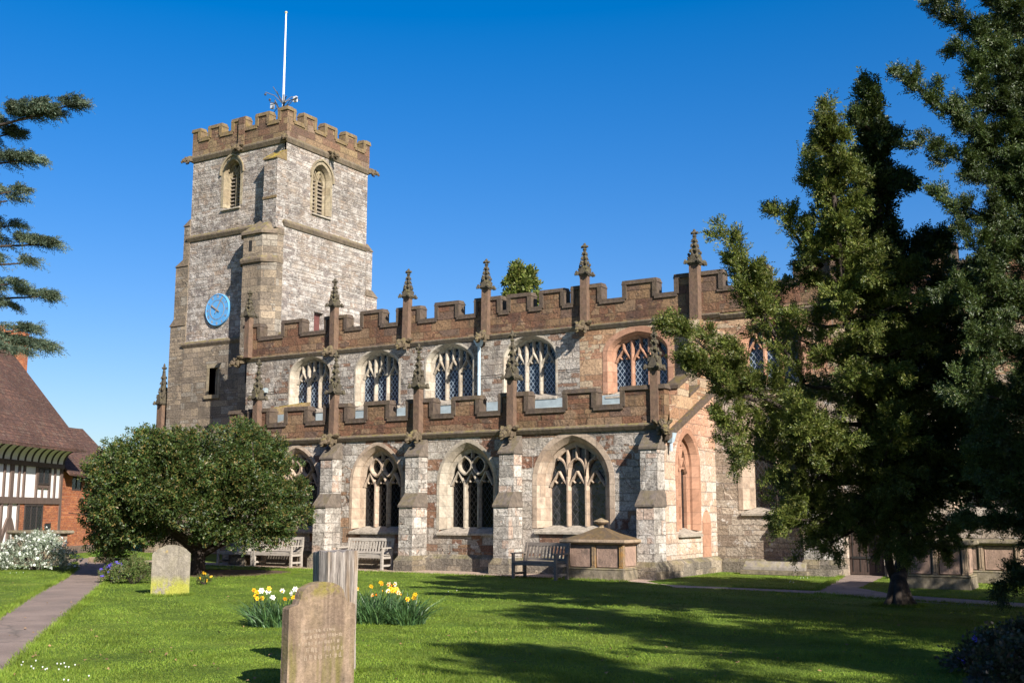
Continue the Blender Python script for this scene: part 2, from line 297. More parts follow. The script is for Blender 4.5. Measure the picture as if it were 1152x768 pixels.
# ------------------------------------------------------------------ mesh builder
class MB:
    def __init__(self): self.v = []; self.f = []; self.mi = []
    def add(self, vs, fs, m=0):
        o = len(self.v); self.v += [tuple(x) for x in vs]
        for f in fs: self.f.append([i + o for i in f]); self.mi.append(m)
    def box(self, x0, x1, y0, y1, z0, z1, m=0):
        vs = [(x, y, z) for z in (z0, z1) for y in (y0, y1) for x in (x0, x1)]
        self.add(vs, [(0, 2, 3, 1), (4, 5, 7, 6), (0, 1, 5, 4), (2, 6, 7, 3), (0, 4, 6, 2), (1, 3, 7, 5)], m)
    def hexa(self, lo, hi, m=0):             # two quads of four points
        self.add(list(lo) + list(hi), [(3, 2, 1, 0), (4, 5, 6, 7)] + [(i, (i + 1) % 4, 4 + (i + 1) % 4, 4 + i) for i in range(4)], m)
    def loft(self, loops, closed=True, cap=True, m=0):
        n = len(loops[0]); o = len(self.v)
        for lp in loops: self.v += [tuple(p) for p in lp]
        k = n if closed else n - 1
        for a in range(len(loops) - 1):
            for i in range(k):
                j = (i + 1) % n
                self.f.append([o + a * n + i, o + a * n + j, o + (a + 1) * n + j, o + (a + 1) * n + i]); self.mi.append(m)
        if cap:
            self.f.append([o + i for i in reversed(range(n))]); self.mi.append(m)
            self.f.append([o + (len(loops) - 1) * n + i for i in range(n)]); self.mi.append(m)
    def tube(self, pts, rad, n=8, m=0, cap=True):
        pts = [Vector(p) for p in pts]; loops = []
        if not hasattr(rad, '__len__'): rad = [rad] * len(pts)
        prev = None
        for i, p in enumerate(pts):
            t = (pts[min(i + 1, len(pts) - 1)] - pts[max(i - 1, 0)]).normalized()
            a = prev if prev is not None else (Vector((1, 0, 0)) if abs(t.x) < 0.8 else Vector((0, 1, 0)))
            a = (a - t * a.dot(t)).normalized(); b = t.cross(a); prev = a
            loops.append([p + (a * math.cos(2 * math.pi * k / n) + b * math.sin(2 * math.pi * k / n)) * rad[i] for k in range(n)])
        self.loft(loops, True, cap, m)
    def lathe(self, prof, c=(0, 0), n=12, m=0, rot=0.0):
        loops = [[(c[0] + r * math.cos(2 * math.pi * k / n + rot), c[1] + r * math.sin(2 * math.pi * k / n + rot), z) for k in range(n)] for r, z in prof]
        self.loft(loops, True, True, m)
    def blob(self, c, r, m=0, seg=8, ring=6, rot=None, jit=0.0, rng=random):
        vs = []; fs = []
        rx, ry, rz = r if hasattr(r, '__len__') else (r, r, r)
        for i in range(ring + 1):
            th = math.pi * i / ring
            for k in range(seg):
                ph = 2 * math.pi * k / seg
                j = 1 + rng.uniform(-jit, jit)
                p = Vector((rx * math.sin(th) * math.cos(ph) * j, ry * math.sin(th) * math.sin(ph) * j, rz * math.cos(th) * j))
                if rot is not None: p = rot @ p
                vs.append((p.x + c[0], p.y + c[1], p.z + c[2]))
        for i in range(ring):
            for k in range(seg):
                fs.append((i * seg + k, i * seg + (k + 1) % seg, (i + 1) * seg + (k + 1) % seg, (i + 1) * seg + k))
        self.add(vs, fs, m)
    def slab(self, outer, holes, plane, thick, axis='S', m=0, back=True):
        loops = [outer] + list(holes)
        tri = geometry.tessellate_polygon([[Vector((p[0], p[1], 0)) for p in lp] for lp in loops])
        flat = [p for lp in loops for p in lp]
        def mp(p, s):
            if axis == 'S': return (p[0], plane + s * thick, p[1])
            if axis == 'E': return (plane - s * thick, p[0], p[1])
            if axis == 'Z': return (p[0], p[1], plane - s * thick)
        o = len(self.v); n = len(flat)
        self.v += [mp(p, 0) for p in flat] + [mp(p, 1) for p in flat]
        for t in tri:
            self.f.append([o + i for i in t]); self.mi.append(m)
            if back: self.f.append([o + n + i for i in reversed(t)]); self.mi.append(m)
        s = 0
        for lp in loops:
            k = len(lp)
            for i in range(k):
                j = (i + 1) % k
                self.f.append([o + s + i, o + s + j, o + n + s + j, o + n + s + i]); self.mi.append(m)
            s += k
    def bar2d(self, pts, w, y0, y1, m=0, wf=None):       # moulded bar swept along a path in the x-z plane, front at y0
        wf = w * 0.45 if wf is None else wf
        ym = y0 + (y1 - y0) * 0.45
        loops = []
        for i, p in enumerate(pts):
            a = pts[max(i - 1, 0)]; b = pts[min(i + 1, len(pts) - 1)]
            dx, dz = b[0] - a[0], b[1] - a[1]; l = math.hypot(dx, dz) or 1
            nx, nz = -dz / l, dx / l
            loops.append([(p[0] + nx * s, y, p[1] + nz * s) for s, y in ((-w / 2, y1), (-w / 2, ym), (-wf / 2, y0), (wf / 2, y0), (w / 2, ym), (w / 2, y1))])
        self.loft(loops, True, True, m)
    def mesh(self, name, mats, smooth=False, fix=True):
        me = bpy.data.meshes.new(name)
        me.from_pydata(self.v, [], self.f)
        mats = mats if isinstance(mats, (list, tuple)) else [mats]
        for mt in mats: me.materials.append(mt)
        me.polygons.foreach_set('material_index', self.mi)
        if fix:
            bm = bmesh.new(); bm.from_mesh(me); bmesh.ops.recalc_face_normals(bm, faces=bm.faces); bm.to_mesh(me); bm.free()
        uvl = me.uv_layers.new(name='UVMap')
        co = [v.co for v in me.vertices]
        data = np.zeros(len(me.loops) * 2, dtype=np.float32)
        for p in me.polygons:
            n = p.normal
            ax, ay, az = abs(n.x), abs(n.y), abs(n.z)
            for li in p.loop_indices:
                c = co[me.loops[li].vertex_index]
                if az > 0.85: u, v = c.x, c.y
                elif ax > ay: u, v = c.y + 3.7, c.z
                else: u, v = c.x, c.z
                data[2 * li] = u; data[2 * li + 1] = v
        uvl.data.foreach_set('uv', data)
        if smooth: me.polygons.foreach_set('use_smooth', [True] * len(me.polygons))
        me.update()
        return me
    def build(self, name, mats, parent=None, loc=None, rotz=0.0, smooth=False, bevel=0.0, off=None, fix=True):
        if off is not None: self.v = [(x - off[0], y - off[1], z - off[2]) for x, y, z in self.v]
        return link(name, self.mesh(name, mats, smooth, fix), parent, loc, rotz, bevel)

def link(name, me, parent=None, loc=None, rotz=0.0, bevel=0.0):
    o = bpy.data.objects.new(name, me); COL.objects.link(o)
    if parent is not None: o.parent = parent
    if loc is not None: o.location = loc
    if rotz: o.rotation_euler = (0, 0, rotz)
    if bevel > 0:
        b = o.modifiers.new('bevel', 'BEVEL'); b.width = bevel; b.segments = 2; b.limit_method = 'ANGLE'
    return o
def tag(o, label, cat, group=None):
    o['label'] = label; o['category'] = cat
    if group: o['group'] = group
    return o
def thing(name, label, cat, loc=(0, 0, 0), rotz=0.0, group=None):
    o = bpy.data.objects.new(name, None); COL.objects.link(o)
    o.empty_display_size = 0.3
    o.location = loc; o.rotation_euler = (0, 0, rotz)
    return tag(o, label, cat, group)
def dup(root, loc, rotz, label, group=None):
    r = root.copy(); COL.objects.link(r); r.location = loc; r.rotation_euler = (0, 0, rotz); r['label'] = label
    if group: r['group'] = group
    for ch in list(root.children):
        c = ch.copy(); COL.objects.link(c); c.parent = r
        for g in list(ch.children):
            d = g.copy(); COL.objects.link(d); d.parent = c
    return r
def npmesh(name, verts, faces, mats, mi=None):           # verts (n,3), faces (m,4)
    me = bpy.data.meshes.new(name)
    nv, nf = len(verts), len(faces); k = faces.shape[1]
    me.vertices.add(nv); me.vertices.foreach_set('co', np.asarray(verts, np.float32).ravel())
    me.loops.add(nf * k); me.loops.foreach_set('vertex_index', np.asarray(faces, np.int32).ravel())
    me.polygons.add(nf); me.polygons.foreach_set('loop_start', np.arange(0, nf * k, k, dtype=np.int32))
    for m in (mats if isinstance(mats, (list, tuple)) else [mats]): me.materials.append(m)
    if mi is not None: me.polygons.foreach_set('material_index', np.asarray(mi, np.int32))
    me.update(calc_edges=True)
    return me

# ================================================================== THE GROUND
def structure(o): o['kind'] = 'structure'; return o
def in_poly(x, y, poly):
    c = np.zeros(len(x), bool); n = len(poly)
    for i in range(n):
        x0, y0 = poly[i][0], poly[i][1]; x1, y1 = poly[(i + 1) % n][0], poly[(i + 1) % n][1]
        k = ((y0 > y) != (y1 > y)) & (x < (x1 - x0) * (y - y0) / (y1 - y0 + 1e-12) + x0)
        c ^= k
    return c
m, nt, b = newmat('lawn')
tc = nt.nodes.new('ShaderNodeTexCoord'); P = tc.outputs['Object']
g1 = noise(nt, P, 60, 6, 0.75); g2 = noise(nt, P, 0.6, 5, 0.6); g3 = noise(nt, P, 6.0, 5, 0.7)
col = ramp(nt, g2, [(0.35, (0.100, 0.165, 0.018)), (0.55, (0.142, 0.212, 0.024)), (0.7, (0.185, 0.230, 0.036))])
col = mix(nt, 1.0, col, ramp(nt, g3, [(0.3, 0.7), (0.7, 1.25)]), 'MULTIPLY')
col = mix(nt, 1.0, col, ramp(nt, g1, [(0.3, 0.45), (0.7, 1.5)]), 'MULTIPLY')
ps = nt.nodes.new('ShaderNodeMapping'); ps.inputs['Rotation'].default_value = (0, 0, R(-62)); L(nt, P, ps.inputs['Vector'])   # mowing bands
sp = nt.nodes.new('ShaderNodeSeparateXYZ'); L(nt, ps.outputs[0], sp.inputs[0])
band = math_n(nt, 'SINE', math_n(nt, 'ADD', math_n(nt, 'MULTIPLY', sp.outputs[0], 3.2), math_n(nt, 'MULTIPLY', g2, 2.0)))
col = mix(nt, 1.0, col, ramp(nt, band, [(0.0, 0.86), (1.0, 1.1)]), 'MULTIPLY')
worn = ramp(nt, noise(nt, P, 1.9, 6, 0.72), [(0.60, 0.0), (0.70, 1.0)])
col = mix(nt, math_n(nt, 'MULTIPLY', worn, 0.45), col, (0.19, 0.165, 0.05))
mossy = ramp(nt, noise(nt, vscale(nt, P, (1.0, 1.0, 1.0)), 0.9, 6, 0.7), [(0.56, 0.0), (0.66, 1.0)])
col = mix(nt, math_n(nt, 'MULTIPLY', mossy, 0.4), col, (0.055, 0.115, 0.02))
L(nt, col, b.inputs['Base Color']); b.inputs['Roughness'].default_value = 0.85; b.inputs['Specular IOR Level'].default_value = 0.15
bump(nt, math_n(nt, 'ADD', g1, g3), b, 1.0, 0.06)
M['lawn'] = m
m, nt, b = newmat('tarmac_path')
tc = nt.nodes.new('ShaderNodeTexCoord'); P = tc.outputs['Object']
a1 = noise(nt, P, 70, 4, 0.7); a2 = noise(nt, P, 1.2, 5)
col = mix(nt, 1.0, ramp(nt, a2, [(0.35, (0.175, 0.125, 0.098)), (0.65, (0.24, 0.175, 0.138))]), ramp(nt, a1, [(0.3, 0.6), (0.7, 1.35)]), 'MULTIPLY')
vo = nt.nodes.new('ShaderNodeTexVoronoi'); vo.feature = 'DISTANCE_TO_EDGE'; vo.inputs['Scale'].default_value = 0.55
nv = nt.nodes.new('ShaderNodeTexNoise'); nv.inputs['Scale'].default_value = 1.5; nv.inputs['Detail'].default_value = 6; L(nt, P, nv.inputs['Vector'])
L(nt, mix(nt, 0.35, P, nv.outputs['Color']), vo.inputs['Vector'])
crack = ramp(nt, vo.outputs['Distance'], [(0.0, 1.0), (0.012, 0.0)])
col = mix(nt, math_n(nt, 'MULTIPLY', crack, 0.55), col, (0.06, 0.05, 0.035))
a3 = ramp(nt, noise(nt, P, 0.8, 7, 0.75), [(0.52, 0.0), (0.62, 1.0)]); col = mix(nt, math_n(nt, 'MULTIPLY', a3, 0.4), col, (0.13, 0.105, 0.085))
a4 = ramp(nt, noise(nt, P, 9.0, 6, 0.75), [(0.62, 0.0), (0.70, 1.0)]); col = mix(nt, math_n(nt, 'MULTIPLY', a4, 0.5), col, (0.30, 0.24, 0.19))
L(nt, col, b.inputs['Base Color']); b.inputs['Roughness'].default_value = 0.9; bump(nt, math_n(nt, 'SUBTRACT', a1, crack), b, 0.8, 0.012)
M['path'] = m
m, nt, b = newmat('pinkish_gravel')
tc = nt.nodes.new('ShaderNodeTexCoord'); P = tc.outputs['Object']
vo = nt.nodes.new('ShaderNodeTexVoronoi'); vo.inputs['Scale'].default_value = 45; L(nt, P, vo.inputs['Vector'])
col = mix(nt, 1.0, (0.42, 0.30, 0.22), ramp(nt, vo.outputs['Color'], [(0.0, 0.55), (1.0, 1.35)]), 'MULTIPLY')
L(nt, col, b.inputs['Base Color']); b.inputs['Roughness'].default_value = 0.95; bump(nt, vo.outputs['Distance'], b, 1.0, 0.02)
M['gravel'] = m
M['soil'] = stone('bare_soil', (0.115, 0.075, 0.05), 0.5, 0.3, scale=12, relief=0.05)

mb = MB(); S = 1500.0
mb.add([(-S, -S, 0), (S, -S, 0), (S, S, 0), (-S, S, 0)], [(0, 1, 2, 3)])
structure(mb.build('lawn', M['lawn']))

def wob_edge(pts, amp=0.03, step=0.18, seed=1):
    rng = random.Random(seed); out = []
    for a, c in zip(pts[:-1], pts[1:]):
        n = max(1, int((c - a).length / step))
        for i in range(n):
            p = a.lerp(c, i / n); out.append(Vector((p.x + rng.uniform(-amp, amp), p.y + rng.uniform(-amp, amp), 0)))
    out.append(pts[-1]); return out
def sheet(name, poly, z, mat):
    mb = MB()
    tri = geometry.tessellate_polygon([[Vector((p.x, p.y, 0)) for p in poly]])
    mb.add([(p.x, p.y, z) for p in poly], [tuple(t) for t in tri])
    o = mb.build(name, mat)
    for p in o.data.polygons:
        pass
    return structure(o)
lp_left = [LD(-7.0, 5.0), gnd(-120, 765), gnd(0, 691.7), gnd(36, 669), gnd(68.8, 651.6), gnd(84.5, 640), gnd(84, 633), gnd(62, 629)]
lp_right = [gnd(100, 627.5), gnd(122, 632.5), gnd(130, 641), gnd(118, 657), gnd(86.7, 684.6), gnd(46, 720), gnd(0, 764), gnd(-40, 800), LD(-5.2, 5.0)]
PATH_L = wob_edge(lp_left, seed=2) + wob_edge(lp_right, seed=3)
sheet('path', PATH_L, 0.004, M['path'])
PATH_R = wob_edge([gnd(820, 660.4), gnd(918, 664.5), gnd(947, 648), gnd(956, 645.5)], seed=4) + wob_edge([gnd(996, 645.5), gnd(993, 649), gnd(966, 661), gnd(1004, 668), gnd(1152, 678), gnd(1400, 689)], seed=5) + \
         wob_edge([gnd(1400, 700), gnd(1152, 684), gnd(1033, 677), gnd(976, 672.4), gnd(918, 667.4), gnd(820, 662.4)], seed=6)
sheet('path', PATH_R, 0.004, M['path'])
GRAVEL = wob_edge([Vector((-33, 26.05, 0)), Vector((-20, 26.0, 0)), Vector((-12.3, 25.75, 0)), gnd(760, 658), gnd(820, 660.4)], 0.04, seed=7) + \
         [gnd(820, 662), gnd(760, 660.5), Vector((-11.95, 26.1, 0)), Vector((-11.9, 27.7, 0)), Vector((-33, 27.7, 0))]
sheet('gravel_strip', GRAVEL, 0.003, M['gravel'])
bed_c = gnd(246, 645)
BED = [bed_c + RT * (2.05 * math.cos(a) * (1 + 0.08 * math.sin(3 * a))) + FW * (2.1 * math.sin(a)) for a in [i * math.pi / 16 for i in range(32)]]
sheet('flower_bed', BED, 0.005, M['soil'])
BED2 = [gnd(1165, 790), gnd(1085, 775), gnd(1095, 745), gnd(1140, 722), gnd(1250, 715), gnd(1320, 760)]
sheet('planting_bed', wob_edge(BED2 + [BED2[0]], 0.06, seed=8)[:-1], 0.005, M['soil'])
# a low swell of turf between the gravel and the chancel
mb = MB()
c0 = gnd(868, 651)
# mown grass blades where single tufts can be told
rng = np.random.default_rng(3)
M['grass'] = leafmat('grass_blades', [(0.088, 0.150, 0.016), (0.135, 0.205, 0.022), (0.188, 0.232, 0.034), (0.110, 0.178, 0.018)], 0.6, 0.3, 0.2, tcol=(0.20, 0.26, 0.02))
def grass_field(n, d0, d1, h0, h1, w, seed):
    rng = np.random.default_rng(seed)
    d = 1.0 / (1.0 / d0 + rng.random(n) * (1.0 / d1 - 1.0 / d0))
    lat = (rng.random(n) * 2 - 1) * 0.475 * d
    x = RT.x * lat + FW.x * d; y = RT.y * lat + FW.y * d
    keep = ~in_poly(x, y, PATH_L) & ~in_poly(x, y, PATH_R) & ~in_poly(x, y, GRAVEL) & ~in_poly(x, y, BED) & ~in_poly(x, y, BED2) & ~((y > 26.2) & (x < -11.9)) & (y < 31.0)
    x, y, d = x[keep], y[keep], d[keep]; k = len(x)
    az = rng.random(k) * 2 * math.pi; tuft = .75 + .5 * (np.sin(x * 1.7 + np.sin(y * 1.3) * 2) * np.sin(y * 2.1 + np.sin(x * .9) * 2)); h = (h0 + (h1 - h0) * rng.random(k) ** 2) * tuft; ww = w * (0.6 + 0.8 * rng.random(k)) * (d / 12.0) ** 0.7
    bend = h * (0.2 + 0.9 * rng.random(k)); az2 = rng.random(k) * 2 * math.pi
    dx, dy = np.cos(az) * ww / 2, np.sin(az) * ww / 2
    v = np.zeros((k, 3, 3))
    v[:, 0] = np.stack([x - dx, y - dy, np.zeros(k)], 1); v[:, 1] = np.stack([x + dx, y + dy, np.zeros(k)], 1)
    v[:, 2] = np.stack([x + np.cos(az2) * bend, y + np.sin(az2) * bend, h], 1)
    return v.reshape(-1, 3), np.arange(3 * k).reshape(-1, 3)
v1, f1 = grass_field(330000, 10.3, 34.0, 0.016, 0.042, 0.0085, 5)
me = npmesh('lawn_grass', v1, f1, M['grass'])
go = link('lawn_grass', me); go['kind'] = 'stuff'

# longer turf creeping over the path edges and round the stones
def edge_tufts(lines, n, seed, spread=.10):
    rng = np.random.default_rng(seed); out = []
    for ln in lines:
        a = np.array([(p.x, p.y) for p in ln]); seg = np.linalg.norm(np.diff(a, axis=0), axis=1); cum = np.concatenate([[0], np.cumsum(seg)])
        t = rng.random(int(n * cum[-1])) * cum[-1]; i = np.clip(np.searchsorted(cum, t) - 1, 0, len(seg) - 1)
        f = (t - cum[i]) / (seg[i] + 1e-9); p = a[i] * (1 - f)[:, None] + a[i + 1] * f[:, None] + rng.normal(size=(len(t), 2)) * spread * .5
        out.append(p)
    p = np.concatenate(out); k = len(p); h = .03 + .055 * rng.random(k) ** 2; az = rng.random(k) * 6.283; w = .006
    v = np.zeros((k, 3, 3)); dx, dy = np.cos(az) * w, np.sin(az) * w
    v[:, 0] = np.stack([p[:, 0] - dx, p[:, 1] - dy, np.zeros(k)], 1); v[:, 1] = np.stack([p[:, 0] + dx, p[:, 1] + dy, np.zeros(k)], 1)
    b2 = rng.normal(size=(k, 2)) * h[:, None] * .6; v[:, 2] = np.stack([p[:, 0] + b2[:, 0], p[:, 1] + b2[:, 1], h], 1)
    return v.reshape(-1, 3), np.arange(3 * k).reshape(-1, 3)
circ = lambda c, r: [Vector((c.x + r * math.cos(i * .4), c.y + r * math.sin(i * .4), 0)) for i in range(17)]
v1, f1 = edge_tufts([lp_left[:7], lp_right[1:8], [gnd(820, 660), gnd(918, 664), gnd(947, 648)], [gnd(1004, 668), gnd(1152, 678)], [gnd(1152, 684), gnd(976, 672.4), gnd(918, 667.4)], BED + BED[:1], [Vector((-33, 26.03, 0)), Vector((-12.3, 25.75, 0))],
                     circ(gnd(191, 669), .36), circ(gnd(191, 669), .42), circ(LD((362 - 576) / 1262 * 11.2, 11.2), .36), circ(LD((362 - 576) / 1262 * 11.2, 11.2), .4), circ(LD((379.5 - 576) / 1255 * 12.6, 12.6), .3), circ(gnd(1012, 681), .36), circ(gnd(1012, 681), .4)], 420, 15)
go = link('edge_grass', npmesh('edge_grass', v1, f1, M['grass'])); go['kind'] = 'stuff'
# dead leaves scattered on lawn and path
rng = np.random.default_rng(17); k = 420
d = 1 / (1 / 10.5 + rng.random(k) * (1 / 30 - 1 / 10.5)); lat = (rng.random(k) * 2 - 1) * .47 * d
cx_, cy_ = RT.x * lat + FW.x * d, RT.y * lat + FW.y * d; ok = ~((cy_ > 27.4) & (cx_ < -11.9)) & (cy_ < 31); cx_, cy_ = cx_[ok], cy_[ok]; k = len(cx_)
az = rng.random(k) * 6.283; s_ = .014 + .016 * rng.random(k); zz = .028 + .014 * rng.random(k)
v1 = np.zeros((k, 4, 3))
for q, (u_, w_) in enumerate(((-1, 0), (0, .5), (1, 0), (0, -.5))):
    v1[:, q] = np.stack([cx_ + (np.cos(az) * u_ - np.sin(az) * w_) * s_, cy_ + (np.sin(az) * u_ + np.cos(az) * w_) * s_, zz + rng.normal(size=k) * .008], 1)
lo_ = link('fallen_leaves', npmesh('fallen_leaves', v1.reshape(-1, 3), np.arange(4 * k).reshape(-1, 4), leafmat('dry_leaves', [(.16, .09, .04), (.24, .15, .07), (.10, .06, .03)], .8, 0))); lo_['kind'] = 'stuff'
# ================================================================== THE CHURCH
CX, CY = -22.0, 30.0
church = thing('church', 'old parish church of grey and red-brown stone with battlements and a square west tower', 'church', (CX, CY, 0))
OFF = (CX, CY, 0)
def cb(mb, name, mats, smooth=False, bevel=0.0, parent=None): return mb.build(name, mats, parent or church, None, 0, smooth, bevel, OFF)
def place(name, me, x, y, z, rotz=0.0, parent=None):
    o = link(name, me, parent or church, (x - CX, y - CY, z), rotz)
    if name == 'pinnacle':                               # no two stand or weather quite alike
        r = random.Random(int(x * 91 + z * 17)); o.rotation_euler = (r.uniform(-.014, .014), r.uniform(-.016, .016), rotz + r.uniform(-.09, .09)); k = r.uniform(.965, 1.03); o.scale = (1, 1, k)
    if name == 'gargoyle' and z > 12: o.scale = (.8, .8, .8)
    return o
Y0, Y1, XE = 27.65, 31.4, -12.08            # aisle wall, clerestory wall, aisle east wall
XW = -31.4                                 # nave west end = tower east face
XAW = -28.3                                # aisle west end
BAY = [-26.9, -23.53, -20.15, -16.79]      # aisle buttress lines
Z_STR, Z_CREN, Z_MER = 4.1, 4.64, 5.12

def arch_z(x, a, spring, rise):            # height of a two-centred arch at x, scaled to its rise
    r = 1.25 * a; Rr = (a * a + r * r) / (2 * a); cx = Rr - a
    t = max(0.0, Rr * Rr - (abs(x) + cx) ** 2)
    return spring + math.sqrt(t) * rise / r
def arch_loop(w, z0, spring, apex, n=12, xc=0.0):
    a = w / 2; pts = [(xc + a, z0)]
    for i in range(n + 1):
        s = 1 - i / n; x = a * math.sin(s * math.pi / 2) if s < 1 else a
        pts.append((xc + x, arch_z(x, a, spring, apex - spring)))
    for i in range(n - 1, -1, -1):
        s = 1 - i / n; x = a * math.sin(s * math.pi / 2) if s < 1 else a
        pts.append((xc - x, arch_z(x, a, spring, apex - spring)))
    pts.append((xc - a, z0)); return pts
def mapy(lp, y): return [(p[0], y, p[1]) for p in lp]

def clip_bar(pts, inside):
    out = []
    for p in pts:
        if inside(p): out.append(p)
        elif out: break
    return out
def make_window(sp, ap, wo, wi, style, dress, glassm, ring=0.10, lights=3, depth=0.36, hood=False):
    """local origin at the middle of the sill on the wall face, facing -y; returns three meshes"""
    mb = MB()
    o2 = arch_loop(wo + 2 * ring, 0.0, sp, ap + ring * 1.15); o1 = arch_loop(wo, 0.0, sp, ap); dz = (wo - wi) / 2
    i1 = arch_loop(wi, 0.06, sp, ap - dz * 1.1)
    mid = arch_loop(wo - (wo - wi) * 0.55, 0.02, sp, ap - dz * 0.55)
    lps = [mapy(o2, 0.004), mapy(o2, -0.012), mapy(o1, -0.014), mapy(mid, depth * 0.42), mapy(mid, depth * 0.62), mapy(i1, depth * 0.8), mapy(i1, depth + 0.10)]
    mb.loft(lps, closed=False, cap=False)
    if hood:
        hp = [(p[0], p[1]) for p in arch_loop(wo + 2 * ring + 0.12, sp - 0.05, sp, ap + ring * 1.15 + 0.09)]
        hl = [[(p[0], -0.013, p[1]) for p in hp], [(p[0], -0.09, p[1]) for p in hp]]
        h2 = [(p[0], p[1]) for p in arch_loop(wo + 2 * ring, sp - 0.05, sp, ap + ring * 1.15)]
        mb.loft([hl[0], hl[1], [(p[0], -0.075, p[1]) for p in h2], [(p[0], -0.013, p[1]) for p in h2]], closed=False, cap=False)
    # sloping sill
    a = wo / 2 + 0.05
    mb.hexa([(-a, -0.09, -0.16), (a, -0.09, -0.16), (a, depth, -0.16), (-a, depth, -0.16)], [(-a, -0.09, -0.10), (a, -0.09, -0.10), (a, depth, 0.075), (-a, depth, 0.075)], 1)
    surround = mb.mesh('window', [dress, M['sill']])
    # tracery
    tb = MB(); aw = wi / 2; ri = ap - dz * 1.1 - sp
    zin = lambda x: arch_z(min(abs(x), aw), aw, sp, ri)
    ins = lambda p: abs(p[0]) <= aw + 0.02 and p[1] <= zin(p[0]) + 0.03
    y0, y1 = depth * 0.62, depth + 0.06
    lw = wi / lights
    mul = [-aw + lw * k for k in range(1, lights)]
    bw = 0.105
    def light_head(xc, zs, w, h, ogee=True):
        for sgn in (-1, 1):
            pts = []
            for i in range(9):
                t = i / 8
                x = w / 2 * (1 - t); 
                z = zs + h * (math.sin(t * math.pi / 2) ** 0.9 if not ogee else (0.62 * math.sin(t * math.pi / 2) + 0.38 * t ** 3))
                pts.append((xc + sgn * x, z))
            pts = clip_bar(pts, ins)
            if len(pts) > 1: tb.bar2d(pts, 0.075, y0 + 0.02, y1)
            c = [(xc + sgn * w * 0.46, zs + h * 0.28), (xc + sgn * w * 0.22, zs + h * 0.34), (xc + sgn * w * 0.13, zs + h * 0.22)]
            if ins(c[0]): tb.bar2d(c, 0.05, y0 + 0.05, y1)
    if style == 'inter':                               # intersecting / reticulated tracery
        zs = sp - 0.05
        for mx in mul: tb.bar2d([(mx, 0.05), (mx, zs)], bw, y0, y1)
        for k in range(lights): light_head(-aw + lw * (k + 0.5), zs - 0.02, lw, 0.42)
        zt = zs + 0.36
        for mx in mul:
            tb.bar2d([(mx, zs), (mx, zt * 0.4 + zs * 0.6)], bw, y0, y1)
        # two soufflets above the lights
        for sgn in (-1, 1):
            cx_ = sgn * lw * 0.5; ch = ri * 0.44
            for s2 in (-1, 1):
                pts = []
                for i in range(13):
                    t = i / 12
                    pts.append((cx_ + s2 * lw * 0.47 * math.sin(math.pi * t) ** 0.8, zs + 0.30 + t * ch * 1.35))
                pts = [p for p in pts if ins(p)]
                if len(pts) > 1: tb.bar2d(pts, 0.085, y0 + 0.01, y1)
        tb.bar2d([p for p in [(0, zs + 0.32), (0, zs + 0.42), (0, zs + ri)] if ins(p)][:2] or [(0, zs), (0, zs + 0.2)], 0.08, y0 + 0.01, y1)
        pts = [p for p in [(0.0 + 0.001 * i, zs + 0.3 + ch * 1.2 + 0.05 * i) for i in range(12)] if ins(p)]
        if len(pts) > 1: tb.bar2d(pts, 0.075, y0 + 0.01, y1)
    elif style == 'perp':                              # mullions sweep over into supermullions
        zs = sp + 0.12
        for mx in mul:
            tb.bar2d([(mx, 0.05), (mx, zs)], bw, y0, y1)
            for s2 in (-1, 1):
                pts = [(mx + s2 * lw * 0.5 * (1 - math.cos(t * math.pi / 2)), zs + 0.50 * math.sin(t * math.pi / 2)) for t in [i / 8 for i in range(9)]]
                pts = clip_bar(pts, ins)
                if len(pts) > 1: tb.bar2d(pts, 0.085, y0, y1)
            pts = clip_bar([(mx, zs + 0.05 * i) for i in range(40)], ins)
            if len(pts) > 1: tb.bar2d([pts[0], pts[-1]], 0.08, y0, y1)
        for k in range(lights):
            xc = -aw + lw * (k + 0.5)
            light_head(xc, zs - 0.28, lw, 0.42)
            pts = clip_bar([(xc, zs + 0.46 + 0.05 * i) for i in range(40)], ins)
            if len(pts) > 1: tb.bar2d([pts[0], pts[-1]], 0.075, y0, y1)
    elif style == 'cler':
        zs = sp - 0.22
        for mx in mul:
            pts = clip_bar([(mx, 0.05 + 0.05 * i) for i in range(80)], ins)
            tb.bar2d([pts[0], pts[-1]], bw, y0, y1)
        for k in range(lights):
            xc = -aw + lw * (k + 0.5)
            light_head(xc, zs - 0.05, lw, 0.42)
            pts = clip_bar([(xc, zs + 0.34 + 0.04 * i) for i in range(60)], ins)
            if len(pts) > 1: tb.bar2d([pts[0], pts[-1]], 0.07, y0, y1)
    elif style == 'two':
        for mx in mul:
            tb.bar2d([(mx, 0.05), (mx, sp)], bw, y0, y1)
            for s2 in (-1, 1):
                pts = clip_bar([(mx + s2 * lw * 0.55 * (t ** 1.6), sp + t * ri) for t in [i / 10 for i in range(11)]], ins)
                if len(pts) > 1: tb.bar2d(pts, 0.085, y0, y1)
        for k in range(lights): light_head(-aw + lw * (k + 0.5), sp - 0.12, lw, 0.4)
    tr = tb.mesh('tracery', dress)
    gb = MB(); lp = arch_loop(wi + 0.1, 0.0, sp, ap - dz + 0.04)
    tri = geometry.tessellate_polygon([[Vector((p[0], p[1], 0)) for p in lp]])
    gb.add([(p[0], depth + 0.02, p[1]) for p in lp], [tuple(t) for t in tri])
    gl = gb.mesh('glass', glassm)
    return surround, tr, gl
def put_window(meshes, x, y, z, rotz=0.0):
    w = place('window', meshes[0], x, y, z, rotz)
    link('tracery', meshes[1], w); link('glass', meshes[2], w)
    return w
def hole(w, xc, z0, sp, ap): return arch_loop(w, z0 - 0.1, z0 + sp, z0 + ap, 12, xc)

